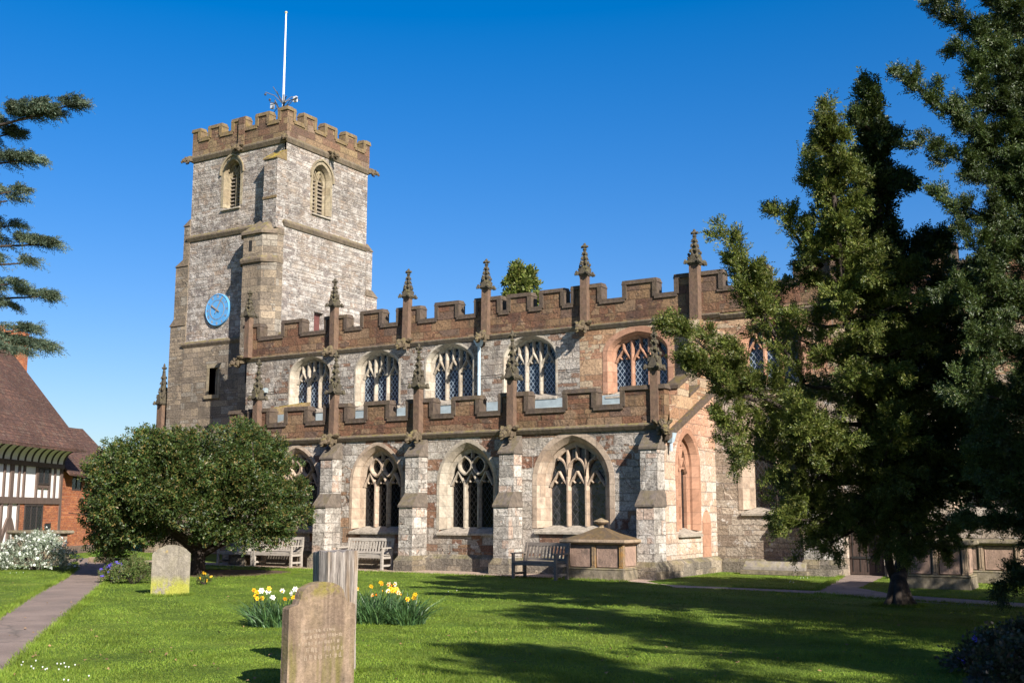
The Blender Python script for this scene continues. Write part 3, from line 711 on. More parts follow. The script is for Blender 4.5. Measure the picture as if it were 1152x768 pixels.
# ---- aisle south wall with four windows
WA = [(-25.25, 1.2, 1.55, 2.62, 1.95), (-21.85, 1.2, 1.5, 2.6, 1.95), (-18.45, 1.2, 1.5, 2.58, 1.98), (-14.88, 1.27, 1.33, 2.60, 2.32)]
mb = MB()
holes = [hole(w, x, z, sp, ap) for x, z, sp, ap, w in WA]
mb.slab([(XAW, 0.0), (XE, 0.0), (XE, 4.12), (XAW, 4.12)], holes, Y0, 0.6)
cb(mb, 'aisle_wall', M['aisle'])
for i, (x, z, sp, ap, w) in enumerate(WA):
    if i < 3: ms = make_window(sp - 0.12, ap - 0.0, w, w - 0.5, 'inter', M['dressw'] if i == 2 else M['dress'], M['glass_a'])
    else: ms = make_window(sp, ap, w, w - 0.56, 'perp', M['dress'], M['glass_s'], ring=0.15)
    put_window(ms, x, Y0, z)
mb = MB()                                               # plinth
for a, c in [(XAW, BAY[0] - 0.3), (BAY[0] + 0.3, BAY[1] - 0.3), (BAY[1] + 0.3, BAY[2] - 0.3), (BAY[2] + 0.3, BAY[3] - 0.3), (BAY[3] + 0.3, XE - 0.6)]:
    mb.hexa([(a, Y0 - 0.16, 0), (c, Y0 - 0.16, 0), (c, Y0 + 0.05, 0), (a, Y0 + 0.05, 0)], [(a, Y0 - 0.15, 0.36), (c, Y0 - 0.15, 0.36), (c, Y0 + 0.05, 0.52), (a, Y0 + 0.05, 0.52)])
mb.hexa([(XE + 0.18, Y0 + 0.01, 0), (XE + 0.18, Y1 - 0.05, 0), (XE - 0.05, Y1 - 0.05, 0), (XE - 0.05, Y0 + 0.01, 0)], [(XE + 0.17, Y0 + 0.01, 0.34), (XE + 0.17, Y1 - 0.05, 0.34), (XE - 0.05, Y1 - 0.05, 0.5), (XE - 0.05, Y0 + 0.01, 0.5)])
for xa, xb in ((XE + 0.19, -8.42), (-7.22, 6.0)): mb.hexa([(xa, Y1 - 0.14, 0), (xb, Y1 - 0.14, 0), (xb, Y1 + 0.05, 0), (xa, Y1 + 0.05, 0)], [(xa, Y1 - 0.13, 0.3), (xb, Y1 - 0.13, 0.3), (xb, Y1 + 0.05, 0.42), (xa, Y1 + 0.05, 0.42)])
cb(mb, 'plinth', M['plinth'])

# ---- aisle east wall (pink stone), lean-to
def zsl(y): return 3.98 + (y - 28.05) * (5.40 - 3.98) / (31.3 - 28.05)
mb = MB()
EH = (29.28, 1.2, 1.75, 2.72, 1.5)
lp = arch_loop(EH[4], EH[1] - 0.1, EH[1] + EH[2], EH[1] + EH[3], 12, EH[0])
mb.slab([(Y0 + 0.6, 0), (Y1, 0), (Y1, 5.4), (Y0 + 0.6, 4.12)], [lp], XE, 0.55, 'E')
mb.slab([(Y0 + 0.003, 0), (Y0 + 0.6, 0), (Y0 + 0.6, 4.12), (Y0 + 0.003, 3.9)], [], XE + 0.004, 0.05, 'E')
cb(mb, 'east_aisle_wall', M['pink'])
ms = make_window(EH[2], EH[3], EH[4], 1.1, 'two', M['dressp'], M['glass_a'], ring=0.15, lights=2)
put_window(ms, XE, EH[0], EH[1], R(90))
mb = MB(); aw = EH[4] / 2 + .17
zt = EH[1] + EH[3] + .22
mb.slab([(Y0 + .1, 3.5), (EH[0] - aw, 3.5), (EH[0] - aw * .62, 3.72), (EH[0], zt), (EH[0] + aw * .62, 3.72), (EH[0] + aw, 3.5), (Y1 - .02, 3.5), (Y1 - .02, zsl(Y1) - .1), (Y0 + .1, zsl(Y0 + .1) - .1)], [], XE + .007, .05, 'E'); cb(mb, 'pink_gable', M['pinktop'])
mb = MB(); lp = arch_loop(0.62, 0.42, 1.42, 1.78, 8, 30.55)
mb.slab(lp, [], XE + 0.022, 0.05, 'E'); cb(mb, 'blocked_doorway', M['dressp'])
mb = MB()                                               # sloping battlement of the lean-to
prof = [(Y0 - 0.02, zsl(Y0))]
prof += [(Y1, zsl(Y1)), (Y1, zsl(Y1) + 0.45), (30.9, zsl(30.9) + 0.45), (30.9, zsl(30.9) + 0.95), (30.0, zsl(30.0) + 0.95), (30.0, zsl(30.0) + 0.42), (29.35, zsl(29.35) + 0.42), (29.35, zsl(29.35) + 0.95), (28.5, zsl(28.5) + 0.95), (28.5, zsl(28.5) + 0.5), (Y0 + 0.25, zsl(Y0) + 0.62)]
mb.slab(prof, [], XE + 0.06, 0.34, 'E')
cb(mb, 'east_aisle_parapet', M['orange'])
mb = MB()
def slope_strip(ya, yb, dz, z_th, x0, x1): mb.hexa([(x0, ya, zsl(ya) + dz), (x1, ya, zsl(ya) + dz), (x1, yb, zsl(yb) + dz), (x0, yb, zsl(yb) + dz)], [(x0, ya, zsl(ya) + dz + z_th), (x1, ya, zsl(ya) + dz + z_th), (x1, yb, zsl(yb) + dz + z_th), (x0, yb, zsl(yb) + dz + z_th)])
slope_strip(Y0 - 0.1, Y1, -0.13, 0.17, XE + 0.01, XE + 0.2)
for ya, yb, dz in [(30.86, Y1, 0.455), (29.96, 30.94, 0.955), (29.31, 30.04, 0.425), (28.46, 29.39, 0.955)]: slope_strip(ya, yb, dz, 0.1, XE - 0.3, XE + 0.11)
cb(mb, 'sloping_coping', M['coping'])

# ---- buttresses (one mesh, copied)
def buttress_mesh(w=0.50, top=3.95):
    mb = MB(); a = w / 2
    def st(y, z, k=0.0): return [(-a - k, y, z), (a + k, y, z), (a + k, 0.05, z), (-a - k, 0.05, z)]
    mb.loft([st(-.86, 0, .09), st(-.86, 0.30, .09)], m=1)
    mb.loft([st(-.84, 0.302, .07), st(-0.76, 0.44, .0)], m=1)
    mb.loft([st(-0.75, 0.40), st(-0.735, 1.86)])
    mb.loft([st(-0.775, 1.862, .03), st(-0.775, 1.92, .03), st(-0.45, 2.30, .0)], m=2)
    mb.loft([st(-0.46, 2.2), st(-0.45, 3.38)])
    mb.loft([st(-0.49, 3.382, .03), st(-0.49, 3.44, .03), st(0.0, top, .0)], m=2)
    return mb.mesh('buttress', [M['butt'], M['plinth'], M['cap']])
bme = buttress_mesh()
for x in BAY[1:]: place('buttress', bme, x, Y0, 0)
place('buttress', bme, BAY[0], Y0, 0)
bme2 = buttress_mesh(0.5, 3.98)
place('buttress', bme2, XE - 0.252, Y0, 0)

# ---- parapets: stepped wall with a moulded coping following every step
def battlement(x0, x1, merlons, zs, zc, zm, y, th, cop=0.12, proud=0.05, name='parapet', mat='red', cmat='coping'):
    """merlons: list of (xa, xb); each one weathered a little differently"""
    rg = random.Random(int(x0 * 37 + zs * 11)); zm0 = zm
    j = lambda q: q if min(abs(q - x0), abs(q - x1)) < 1e-3 else q + rg.uniform(-.022, .022)
    merlons = [(j(a), j(c)) for a, c in merlons]; zms = [zm0 + rg.uniform(-.028, .018) for _ in merlons]
    mb = MB(); prof = [(x0, zs), (x1, zs)]
    top = [(x0, zc)]
    for (a, c), zm in zip(merlons, zms):
        if a <= x0 + 1e-3: top = [(x0, zm), (c, zm), (c, zc)]
        elif c >= x1 - 1e-3: top += [(a, zc), (a, zm), (x1, zm)]
        else: top += [(a, zc), (a, zm), (c, zm), (c, zc)]
    if top[-1][0] < x1 - 1e-3: top += [(x1, zc)]
    mb.slab(prof + list(reversed(top)), [], y, th)
    p = cb(mb, name, M[mat])
    mb = MB(); e = proud
    edges = [x0] + [v for m_ in merlons for v in m_] + [x1]
    ya, yb = y - e, y + th + 0.03
    for (a, c), zm in zip(merlons, zms):
        mb.hexa([(a - e, ya, zm - cop * .6), (c + e, ya, zm - cop * .6), (c + e, yb, zm - cop * .6), (a - e, yb, zm - cop * .6)],
                [(a - e * .4, ya + rg.uniform(.01, .035), zm + cop * rg.uniform(.4, .55)), (c + e * .4, ya + rg.uniform(.01, .035), zm + cop * rg.uniform(.4, .55)), (c + e * .4, yb - .1, zm + cop * .62), (a - e * .4, yb - .1, zm + cop * .62)])
        for s, xx in ((1, a), (-1, c)):
            if abs(xx - x0) < 1e-3 or abs(xx - x1) < 1e-3: continue
            xa, xb = (xx - e * .6, xx + cop) if s == 1 else (xx - cop, xx + e * .6)
            mb.box(xa, xb, ya + .006, y + .004, zc - cop * .3, zm - cop * .6 - .002)
            xa, xb = (xx - e * .6, xx - .002) if s == 1 else (xx + .002, xx + e * .6)
            mb.box(xa, xb, y + .006, yb - .02, zc + .02, zm - cop * .6 - .002)
    cur = x0
    for a, c in merlons + [(x1, x1)]:
        if a - cur > 0.02:
            mb.hexa([(cur - cop * .5, ya, zc - cop * 0.95), (a + cop * .5, ya, zc - cop * 0.95), (a + cop * .5, y + .003, zc - cop * 0.95), (cur - cop * .5, y + .003, zc - cop * 0.95)],
                    [(cur - cop * .5, ya + .01, zc - cop * .32), (a + cop * .5, ya + .01, zc - cop * .32), (a + cop * .5, y + .003, zc - cop * .31), (cur - cop * .5, y + .003, zc - cop * .31)])
            mb.box(cur + e * .6, a - e * .6, ya + .01, yb, zc - cop * .3, zc + cop * .3)
        cur = c
    sub = mb.mesh('coping', M[cmat])
    sub.transform(Matrix.Translation((-CX, -CY, 0)))
    link('coping', sub, p)
    return p
def string(x0, x1, y, z, h=0.16, pr=0.13, mat='string', name='string_course'):
    mb = MB()
    mb.loft([[(x, y + .03, z - h), (x, y - pr * .45, z - h), (x, y - pr, z - h * .35), (x, y - pr, z - .02), (x, y - .02, z + .05), (x, y + .03, z + .05)] for x in (x0, x1)])
    return cb(mb, name, M[mat])
YP = Y0 - 0.06
mer = []
cents = [-28.2] + [v for i in range(3) for v in (BAY[i], (BAY[i] + BAY[i + 1]) / 2)] + [BAY[3], (BAY[3] + -12.45) / 2 + 0.1, -12.72]
for c in cents:
    w = 0.98
    mer.append((c - w / 2, c + w / 2))
mer[0] = (XAW, -27.75); mer[-1] = (-13.3, XE + 0.06); mer[-2] = (-15.12, -14.08)
battlement(XAW, XE + 0.06, mer, Z_STR, Z_CREN, Z_MER, YP, 0.34, name='aisle_parapet')
string(XAW - 0.1, XE + 0.16, Y0, Z_STR)
# aisle west end with its sloping coping, and the lean-to roof
mb = MB(); mb.slab([(Y0 + .6, 0), (Y1, 0), (Y1, 5.4), (Y0 + .6, 4.4)], [], XAW, -0.5, 'E'); cb(mb, 'west_aisle_wall', M['cler'])
mb = MB(); mb.hexa([(XAW - .15, Y0 + .3, 4.85), (XAW + .3, Y0 + .3, 4.85), (XAW + .3, Y1 - .02, 5.5), (XAW - .15, Y1 - .02, 5.5)], [(XAW - .15, Y0 + .3, 5.1), (XAW + .3, Y0 + .3, 5.1), (XAW + .3, Y1 - .02, 5.78), (XAW - .15, Y1 - .02, 5.78)]); cb(mb, 'sloping_coping', M['tcoping'])
mb = MB(); mb.hexa([(XAW + .2, Y0 + .3, 4.1), (XE - .32, Y0 + .3, 4.1), (XE - .32, Y1 - .03, 5.0), (XAW + .2, Y1 - .03, 5.0)], [(XAW + .2, Y0 + .3, 4.2), (XE - .32, Y0 + .3, 4.2), (XE - .32, Y1 - .03, 5.12), (XAW + .2, Y1 - .03, 5.12)]); cb(mb, 'aisle_roof', M['lead'])

# ---- clerestory
WC = [(-28.1, 'dressw'), (-24.88, 'dressw'), (-21.72, 'dressw'), (-18.48, 'dressw'), (-14.56, 'dressp')]
ZC0, CS, CA, CWD = 5.52, 1.28, 2.02, 1.98
XBR = -16.6                                            # grey rubble gives way to orange sandstone
mb = MB()
mb.slab([(XW + .02, 4.6), (XBR, 4.6), (XBR, 7.62), (XW + .02, 7.62)], [hole(CWD, x, ZC0, CS, CA) for x, _ in WC[:4]], Y1, 0.55)
cb(mb, 'clerestory_wall', M['cler'])
mb = MB()
mb.slab([(XBR, 4.6), (-12.9, 4.6), (-12.9, 7.62), (XBR, 7.62)], [hole(CWD + .1, WC[4][0], ZC0 - .1, CS, CA - .1)], Y1 - 0.004, 0.55)
cb(mb, 'east_bay_wall', M['orange'])
wm = make_window(CS, CA, CWD, CWD - 0.30, 'cler', M['dressw'], M['glass_c'], ring=0.07, depth=0.34)
for x, _ in WC[:4]: put_window(wm, x, Y1, ZC0)
wm5 = make_window(CS, CA - .1, CWD + .1, CWD - 0.22, 'cler', M['dressp'], M['glass_c'], ring=0.17, depth=0.34)
put_window(wm5, WC[4][0], Y1 - .004, ZC0 - .1)
mb = MB()                                               # lead apron under the windows
mb.hexa([(XW + .1, Y1 - .10, 5.08), (-12.9, Y1 - .10, 5.08), (-12.9, Y1 + .0, 5.08), (XW + .1, Y1 + .0, 5.08)], [(XW + .1, Y1 - .06, 5.36), (-12.9, Y1 - .06, 5.36), (-12.9, Y1 - .006, 5.38), (XW + .1, Y1 - .006, 5.38)])
cb(mb, 'lead_flashing', M['lead'])
NB = [XW + .25, -26.8, -23.45, -20.1, -16.3, -12.5]
nm = [(XW - .1, XW + .75)]
for i in range(1, 6):
    a, c = NB[i - 1], NB[i]
    if i == 4: mids = [a + (c - a) / 3, a + 2 * (c - a) / 3]; w = .92
    else: mids = [(a + c) / 2]; w = 1.0 if i < 5 else 1.12
    for q in mids: nm.append((q - w / 2, q + w / 2))
    nm.append((c - .52, c + .52))
nm[-1] = (NB[5] - .72, NB[5] + .85)
battlement(XW - .1, -11.78, nm, 7.66, 8.42, 8.93, Y1 - .08, .36, name='nave_parapet')
string(XW - .15, -11.78, Y1 + .02, 7.68)
# ---- chancel: same wall line, running on behind the yews
mb = MB()
CHW = (-9.95, 1.78, 2.2, 3.35, 2.6)
dr = arch_loop(1.0, 0.0, 1.65, 2.15, 8, -7.82)
mb.slab([(XE + .001, -.1), (6.0, -.1), (6.0, 5.3), (XE + .001, 5.3)], [hole(CHW[4], CHW[0], CHW[1], CHW[2], CHW[3]), hole(CHW[4], -4.2, CHW[1], CHW[2], CHW[3]), hole(CHW[4], 1.0, CHW[1], CHW[2], CHW[3]), dr], Y1 + .0, .6)
cb(mb, 'chancel_wall', M['chancel'])
mb = MB(); mb.slab([(-12.9, 5.302), (6.0, 5.302), (6.0, 7.62), (-12.9, 7.62)], [hole(1.9, -10.3, ZC0 - .1, CS, CA - .1), hole(1.9, -6.2, ZC0 - .1, CS, CA - .1), hole(1.9, -1.5, ZC0 - .1, CS, CA - .1)], Y1 + .012, .55)
cb(mb, 'upper_chancel_wall', M['orange'])
wm6 = make_window(CS, CA - .1, 1.9, 1.5, 'cler', M['dressp'], M['glass_c'], ring=.15, depth=.34)
for x in (-10.3, -6.2, -1.5): put_window(wm6, x, Y1 + .012, ZC0 - .1)
cm = make_window(CHW[2], CHW[3], CHW[4], CHW[4] - .5, 'inter', M['dress'], M['glass_a'], ring=.14)
for x in (CHW[0], -4.2, 1.0): put_window(cm, x, Y1, CHW[1])
battlement(-11.78, 6.0, [(-11.2 + 1.75 * k, -10.25 + 1.75 * k) for k in range(10)], 7.66, 8.42, 8.93, Y1 - .07, .36, name='chancel_parapet')
string(-11.77, 6.0, Y1 + .03, 7.62)
mb = MB()                                               # door and its stone jambs
mb.slab(arch_loop(.98, .02, 1.63, 2.12, 8, -7.82), [], Y1 + .25, .08); dob = cb(mb, 'door', M['wood_dark'])
mb = MB()
for k in range(5): mb.box(-7.82 - .4 + .2 * k - .008, -7.82 - .4 + .2 * k + .008, Y1 + .235, Y1 + .249, .1, 1.9)
for z in (.45, 1.5): mb.box(-8.26, -7.5, Y1 + .225, Y1 + .234, z, z + .06)
o = cb(mb, 'iron_strap', M['dark']); o.parent = dob
mb = MB(); mb.tube([(-7.55, Y1 + .24, 1.05), (-7.55, Y1 + .19, 1.05), (-7.55, Y1 + .19, .95)], .015, 6); o = cb(mb, 'handle', M['dark']); o.parent = dob
place('buttress', buttress_mesh(.9, 3.6), -9.05 + .2, Y1, 0)
# ---- roofs and the walls out of sight, so the building is closed
mb = MB(); mb.box(XW, 6.0, Y1 + .3, Y1 + 7.0, 7.5, 7.66); cb(mb, 'nave_roof', M['lead'])
mb = MB(); mb.box(XW, 6.0, Y1 + 6.6, Y1 + 7.1, 0, 7.49); mb.box(5.6, 6.0, Y1 + .61, Y1 + 6.59, 0, 7.49); mb.box(XW - .0, XW + .4, Y1 + .56, Y1 + 6.59, 0, 7.49)
cb(mb, 'outer_wall', M['chancel'])
mb = MB(); mb.box(XW + .05, XW + .3, Y1 + .56, Y1 + 1.9, 0, 7.6); mb.box(XW + .03, XW + .4, Y1 + .03, Y1 + .555, 0, 4.597); cb(mb, 'nave_end_wall', M['cler'])

# ---- pinnacles with crocketed finials
def pinnacle_mesh(hs, hf, w=.27, seed=1):
    rng = random.Random(seed); mb = MB(); a = w / 2
    sq = lambda r, z: [(-r, -r, z), (r, -r, z), (r, r, z), (-r, r, z)]
    mb.loft([sq(a, 0), sq(a, hs - .05)]); 
    mb.loft([sq(a + .03, hs - .048), sq(a + .05, hs)], m=1)
    z = lambda t: hs + hf * t
    # gableted base, tapering spire, collar and knop
    mb.loft([sq(a + .02, z(.002)), sq(a * .9, z(.12)), sq(a * .62, z(.3)), sq(a * .40, z(.58)), sq(a * .26, z(.80)), sq(.03, z(.88))], m=1)
    for k in range(4):                                   # gablets
        an = k * math.pi / 2; rot = Matrix.Rotation(an, 3, 'Z')
        tri = [(-a - .05, -a - .07, z(.0) + .003), (a + .05, -a - .07, z(.0) + .003), (0, -a - .05, z(.27))]
        bk = [(-a - .05, -a + .03, z(.0) + .003), (a + .05, -a + .03, z(.0) + .003), (0, -a + .05, z(.27))]
        v = [tuple(rot @ Vector(p)) for p in tri + bk]
        mb.add(v, [(0, 1, 2), (5, 4, 3), (0, 3, 4, 1), (1, 4, 5, 2), (2, 5, 3, 0)], 1)
        mb.blob(rot @ Vector((0, -a - .06, z(.28))), (.045, .05, .05), 1, 6, 4, None, .25, rng)
    for t, r, s in ((.01, a + .09, .075), (.17, a * .95, .062), (.35, a * .66, .058), (.50, a * .5, .052), (.64, a * .38, .046)):
        for k in range(4):
            an = math.pi / 4 + k * math.pi / 2 + rng.uniform(-.1, .1)
            rr = r * 1.3; s_ = s * rng.uniform(.85, 1.15)
            mb.blob((rr * math.cos(an), rr * math.sin(an), z(t) + .02), (s_, s_, s_ * 1.15), 1, 6, 4, None, .3, rng)
            mb.blob(((rr + s * .7) * math.cos(an), (rr + s * .7) * math.sin(an), z(t) - .02), (s_ * .55, s_ * .55, s_ * .6), 1, 6, 4, None, .3, rng)
    mb.blob((0, 0, z(.79)), (.075, .075, .035), 1, 8, 4, None, .15, rng)
    for k in range(4): mb.blob((.085 * math.cos(k * math.pi / 2), .085 * math.sin(k * math.pi / 2), z(.88)), (.05, .05, .045), 1, 6, 4, None, .2, rng)
    mb.blob((0, 0, z(.93)), (.05, .05, hf * .07), 1, 8, 5, None, .1, rng)
    return mb.mesh('pinnacle', [M['shaft'], M['finial']])
def gargoyle_mesh(seed, kind=0):
    rng = random.Random(seed); mb = MB()
    tilt = Matrix.Rotation(R(28), 3, 'X')
    mb.blob((0, -.16, -.02), (.13, .27, .15), 0, 9, 7, tilt, .12, rng)                 # crouching body
    mb.blob((0, -.42, -.13), (.115, .14, .12), 0, 9, 7, tilt, .10, rng)                # head
    mb.blob((0, -.54, -.20), (.07, .085, .055), 0, 8, 5, tilt, .12, rng)               # muzzle
    mb.blob((0, -.53, -.27), (.055, .07, .025), 0, 8, 4, tilt, .12, rng)               # open lower jaw
    for s in (-1, 1):
        mb.blob((s * .10, -.36, -.02), (.035, .05, .09), 0, 6, 5, Matrix.Rotation(s * .5, 3, 'Y'), .15, rng)   # ears
        mb.blob((s * .13, -.20, -.15), (.05, .07, .13), 0, 7, 5, None, .15, rng)                               # forelegs
        mb.blob((s * .145, -.28, -.27), (.045, .075, .04), 0, 6, 4, None, .15, rng)                            # paws
        if kind: mb.blob((s * .2, -.08, .06), (.11, .16, .05), 0, 7, 5, Matrix.Rotation(s * -.7, 3, 'Y'), .2, rng)   # folded wings
        mb.blob((s * .04, -.535, -.11), (.018, .018, .018), 0, 6, 4)
    mb.box(-.13, .13, -.12, .05, -.16, .08)
    return mb.mesh('gargoyle', M['garg'])
gm = [gargoyle_mesh(k, k % 2) for k in range(4)]
pa = pinnacle_mesh(1.45, 1.40, .22, 3); pn = pinnacle_mesh(1.66, 1.06, .24, 4); pe = pinnacle_mesh(1.78, 1.12, .28, 5)
for i, x in enumerate(BAY):
    place('pinnacle', pa, x, Y0 - .17, Z_STR); place('gargoyle', gm[i % 4], x - .02, Y0 - .16, Z_STR - .03)
place('pinnacle', pa, -12.30, Y0 - .02, Z_STR + .02); place('gargoyle', gm[3], XE - .02, Y0 - .1, Z_STR - .05, R(35))
for i, x in enumerate(NB[:5]):
    place('pinnacle', pn, x, Y1 - .19, 7.66)
    if i: place('gargoyle', gm[(i + 1) % 4], x - .02, Y1 - .18, 7.66)
place('gargoyle', gm[1], XW - .05, Y1 - .1, 7.62, R(-60))
place('pinnacle', pe, NB[5], Y1 - .2, 7.5)
for x in (-8.2, -3.9, .4): place('pinnacle', pn, x, Y1 - .19, 7.66)
mb = MB(); mb.box(NB[5] - .17, NB[5] + .17, Y1 - .34, Y1 - .01, 5.75, 7.5); mb.hexa([(NB[5] - .22, Y1 - .42, 5.6), (NB[5] + .22, Y1 - .42, 5.6), (NB[5] + .22, Y1 - .01, 5.6), (NB[5] - .22, Y1 - .01, 5.6)], [(NB[5] - .17, Y1 - .34, 5.748), (NB[5] + .17, Y1 - .34, 5.748), (NB[5] + .17, Y1 - .01, 5.748), (NB[5] - .17, Y1 - .01, 5.748)])
cb(mb, 'pilaster', M['orange'])
# ---- rainwater pipes
mb = MB(); xp = -20.42
mb.tube([(xp, Y1 - .1, 7.42), (xp, Y1 - .1, 5.1)], .055, 10)
for z in (5.2, 6.3): mb.lathe([(.07, z), (.07, z + .07)], (xp, Y1 - .1), 10)
mb.hexa([(xp - .07, Y1 - .17, 7.30), (xp + .07, Y1 - .17, 7.30), (xp + .07, Y1 - .03, 7.30), (xp - .07, Y1 - .03, 7.30)], [(xp - .15, Y1 - .24, 7.5), (xp + .15, Y1 - .24, 7.5), (xp + .15, Y1 - .01, 7.5), (xp - .15, Y1 - .01, 7.5)])
cb(mb, 'drainpipe', M['pipe'])
mb = MB(); xp, yp = XE + .11, Y0 + .22
mb.hexa([(xp - .06, yp - .07, 3.58), (xp + .06, yp - .07, 3.58), (xp + .06, yp + .07, 3.58), (xp - .06, yp + .07, 3.58)], [(xp - .09, yp - .13, 3.84), (xp + .12, yp - .13, 3.84), (xp + .12, yp + .13, 3.84), (xp - .09, yp + .13, 3.84)])
mb.tube([(xp, yp, 3.6), (xp, yp, 3.35)], .05, 8)
cb(mb, 'rain_hopper', M['pipe'])
mb = MB(); mb.tube([(-30.2, Y1 - .02, 6.3), (-30.2, Y1 - .16, 6.3)], .025, 6); mb.hexa([(-30.32, Y1 - .34, 6.24), (-30.08, Y1 - .34, 6.24), (-30.08, Y1 - .12, 6.24), (-30.32, Y1 - .12, 6.24)], [(-30.32, Y1 - .28, 6.42), (-30.08, Y1 - .28, 6.42), (-30.08, Y1 - .12, 6.42), (-30.32, Y1 - .12, 6.42)]); cb(mb, 'floodlight', M['lead'])

# ================================================================== tower
TX0, TX1, TY0, TY1 = -36.95, XW, 33.25, 38.65
TXC = (TX0 + TX1) / 2
ZT1, ZT2, ZT3 = 8.9, 13.65, 17.25
SB = (-34.5, 14.75, 1.5, 2.1, 1.0)                      # south belfry opening: x, sill, spring, apex, width
EB = (35.5, 14.5, 1.55, 2.2, 1.12)
mb = MB()
lo = [(-35.35, 6.6), (-34.85, 6.6), (-34.85, 7.75), (-35.35, 7.75)]
mb.slab([(TX0 - .05, 0), (TX1 + .0, 0), (TX1 + .0, ZT1), (TX0 - .05, ZT1)], [lo], TY0 - .06, .6)
cb(mb, 'lower_tower_wall', M['tower_low'])
mb = MB(); mb.slab([(TX0, ZT1), (TX1, ZT1), (TX1, ZT3), (TX0, ZT3)], [arch_loop(SB[4], SB[1] - .08, SB[1] + SB[2], SB[1] + SB[3], 12, SB[0])], TY0, .6)
mb.slab([(TY0 + .6, 0), (TY1, 0), (TY1, ZT3), (TY0 + .6, ZT3)], [arch_loop(EB[4], EB[1] - .08, EB[1] + EB[2], EB[1] + EB[3], 12, EB[0]), [(35.25, 8.5), (35.85, 8.5), (35.85, 10.15), (35.25, 10.15)]], TX1, .6, 'E')
mb.slab([(TY0, 8.9), (TY0 + .6, 8.9), (TY0 + .6, ZT3), (TY0, ZT3)], [], TX1 + .003, .1, 'E')
mb.box(TX0 + .02, TX1 - .02, TY1 - .5, TY1 - .003, 0, ZT3 - .01); mb.box(TX0, TX0 + .5, TY0 + .61, TY1 - .51, 0, ZT3 - .01)
mb.box(TX0 + .3, TX1 - .3, TY0 + .3, TY1 - .3, ZT3 - .2, ZT3 - .05)
cb(mb, 'tower_wall', M['tower'])
mb = MB(); mb.slab([(35.27, 8.5), (35.83, 8.5), (35.83, 10.12), (35.27, 10.12)], [], TX1 - .2, .06, 'E'); cb(mb, 'roof_door', plain('red_brown_door', (0.10, 0.035, 0.03), .7, .3))
bw = make_window(SB[2], SB[3], SB[4], .78, 'two', M['dressg'], M['louvre'], ring=.14, lights=2, depth=.4, hood=True)
put_window(bw, SB[0], TY0, SB[1])
bw = make_window(EB[2], EB[3], EB[4], .86, 'two', M['dressg'], M['louvre'], ring=.14, lights=2, depth=.4, hood=True)
put_window(bw, TX1, EB[0], EB[1], R(90))
lv = MB()
for k in range(9): lv.hexa([(-.42, .30, .12 + .17 * k), (.42, .30, .12 + .17 * k), (.42, .41, .24 + .17 * k), (-.42, .41, .24 + .17 * k)], [(-.42, .30, .14 + .17 * k), (.42, .30, .14 + .17 * k), (.42, .41, .26 + .17 * k), (-.42, .41, .26 + .17 * k)])
lm = lv.mesh('louvre', plain('grey_louvre_board', (.16, .13, .10), .8, .3))
place('louvre', lm, SB[0], TY0, SB[1]); place('louvre', lm, TX1, EB[0], EB[1], R(90))
mb = MB(); a, c = -35.35, -34.85                         # square ringing-chamber window
mb.box(a - .14, a, TY0 - .075, TY0 + .3, 6.6, 7.75); mb.box(c, c + .14, TY0 - .075, TY0 + .3, 6.6, 7.75); mb.box(a - .16, c + .16, TY0 - .08, TY0 + .3, 7.752, 7.92); mb.box(a - .2, c + .2, TY0 - .14, TY0 + .3, 6.44, 6.598)
mb.box(a + .22, a + .29, TY0 + .1, TY0 + .22, 6.6, 7.75)
w_ = cb(mb, 'window', M['dressg'])
mb = MB(); mb.box(a, c, TY0 + .24, TY0 + .26, 6.6, 7.75); o = cb(mb, 'glass', M['glass_a']); o.parent = w_
# string courses round the tower
def tstring(z, h=.2, pr=.14, mat='string', k=0.0):
    mb = MB(); p = [(0.03, -h), (-pr * .4, -h), (-pr, -h * .3), (-pr, 0), (-.0, .1), (.03, .1)]
    corners = [(TX0, TY0), (TX1, TY0), (TX1, TY1), (TX0, TY1)]
    dirs = [(-1, -1), (1, -1), (1, 1), (-1, 1)]
    loops = []
    for (x, y), (dx, dy) in zip(corners, dirs): loops.append([(x + dx * (-q[0] + k), y + dy * (-q[0] + k), z + q[1]) for q in p])
    loops.append(loops[0]); mb.loft(loops, True, False)
    cb(mb, 'string_course', M[mat])
tstring(ZT1); tstring(ZT2, .2, .13); tstring(ZT3 + .05, .22, .13)
# tower parapet: two visible faces get full battlements, the others too
def tower_face(length, zs, zc, zm):
    step = length / 4.0; w = step * .56; mer = [(0, w * .62)]
    for k in (1, 2, 3): mer.append((k * step - w / 2, k * step + w / 2))
    mer.append((length - w * .62, length)); return mer
e = .05
LS, LE = TX1 - TX0 + 2 * e, TY1 - TY0 + 2 * e
zc, zm = 18.10, 18.56
battlement(TX0 - e, TX1 + e, [(TX0 - e + a, TX0 - e + c) for a, c in tower_face(LS, 0, 0, 0)], ZT3 + .05, zc, zm, TY0 - e, .35, .14, .05, 'tower_parapet', 'tower_top', 'tcoping')
for (lx, ly, rz, ln) in ((TX1 + e + .004, TY0 - e + .006, R(90), LE - .012), (TX1 + e - .002, TY1 + e, R(180), LS - .004), (TX0 - e - .004, TY1 + e - .006, R(270), LE - .012)):
    sv = OFF; OFF = (0, 0, 0)
    mr = [(a, c) for a, c in tower_face(ln, 0, 0, 0)]
    p = battlement(0, ln, mr, ZT3 + .05, zc, zm, .0, .35, .14, .05, 'tower_parapet', 'tower_top', 'tcoping')
    p.children[0].data.transform(Matrix.Translation((CX, CY, 0)))
    OFF = sv
    p.location = (lx - CX, ly - CY, 0); p.rotation_euler = (0, 0, rz)
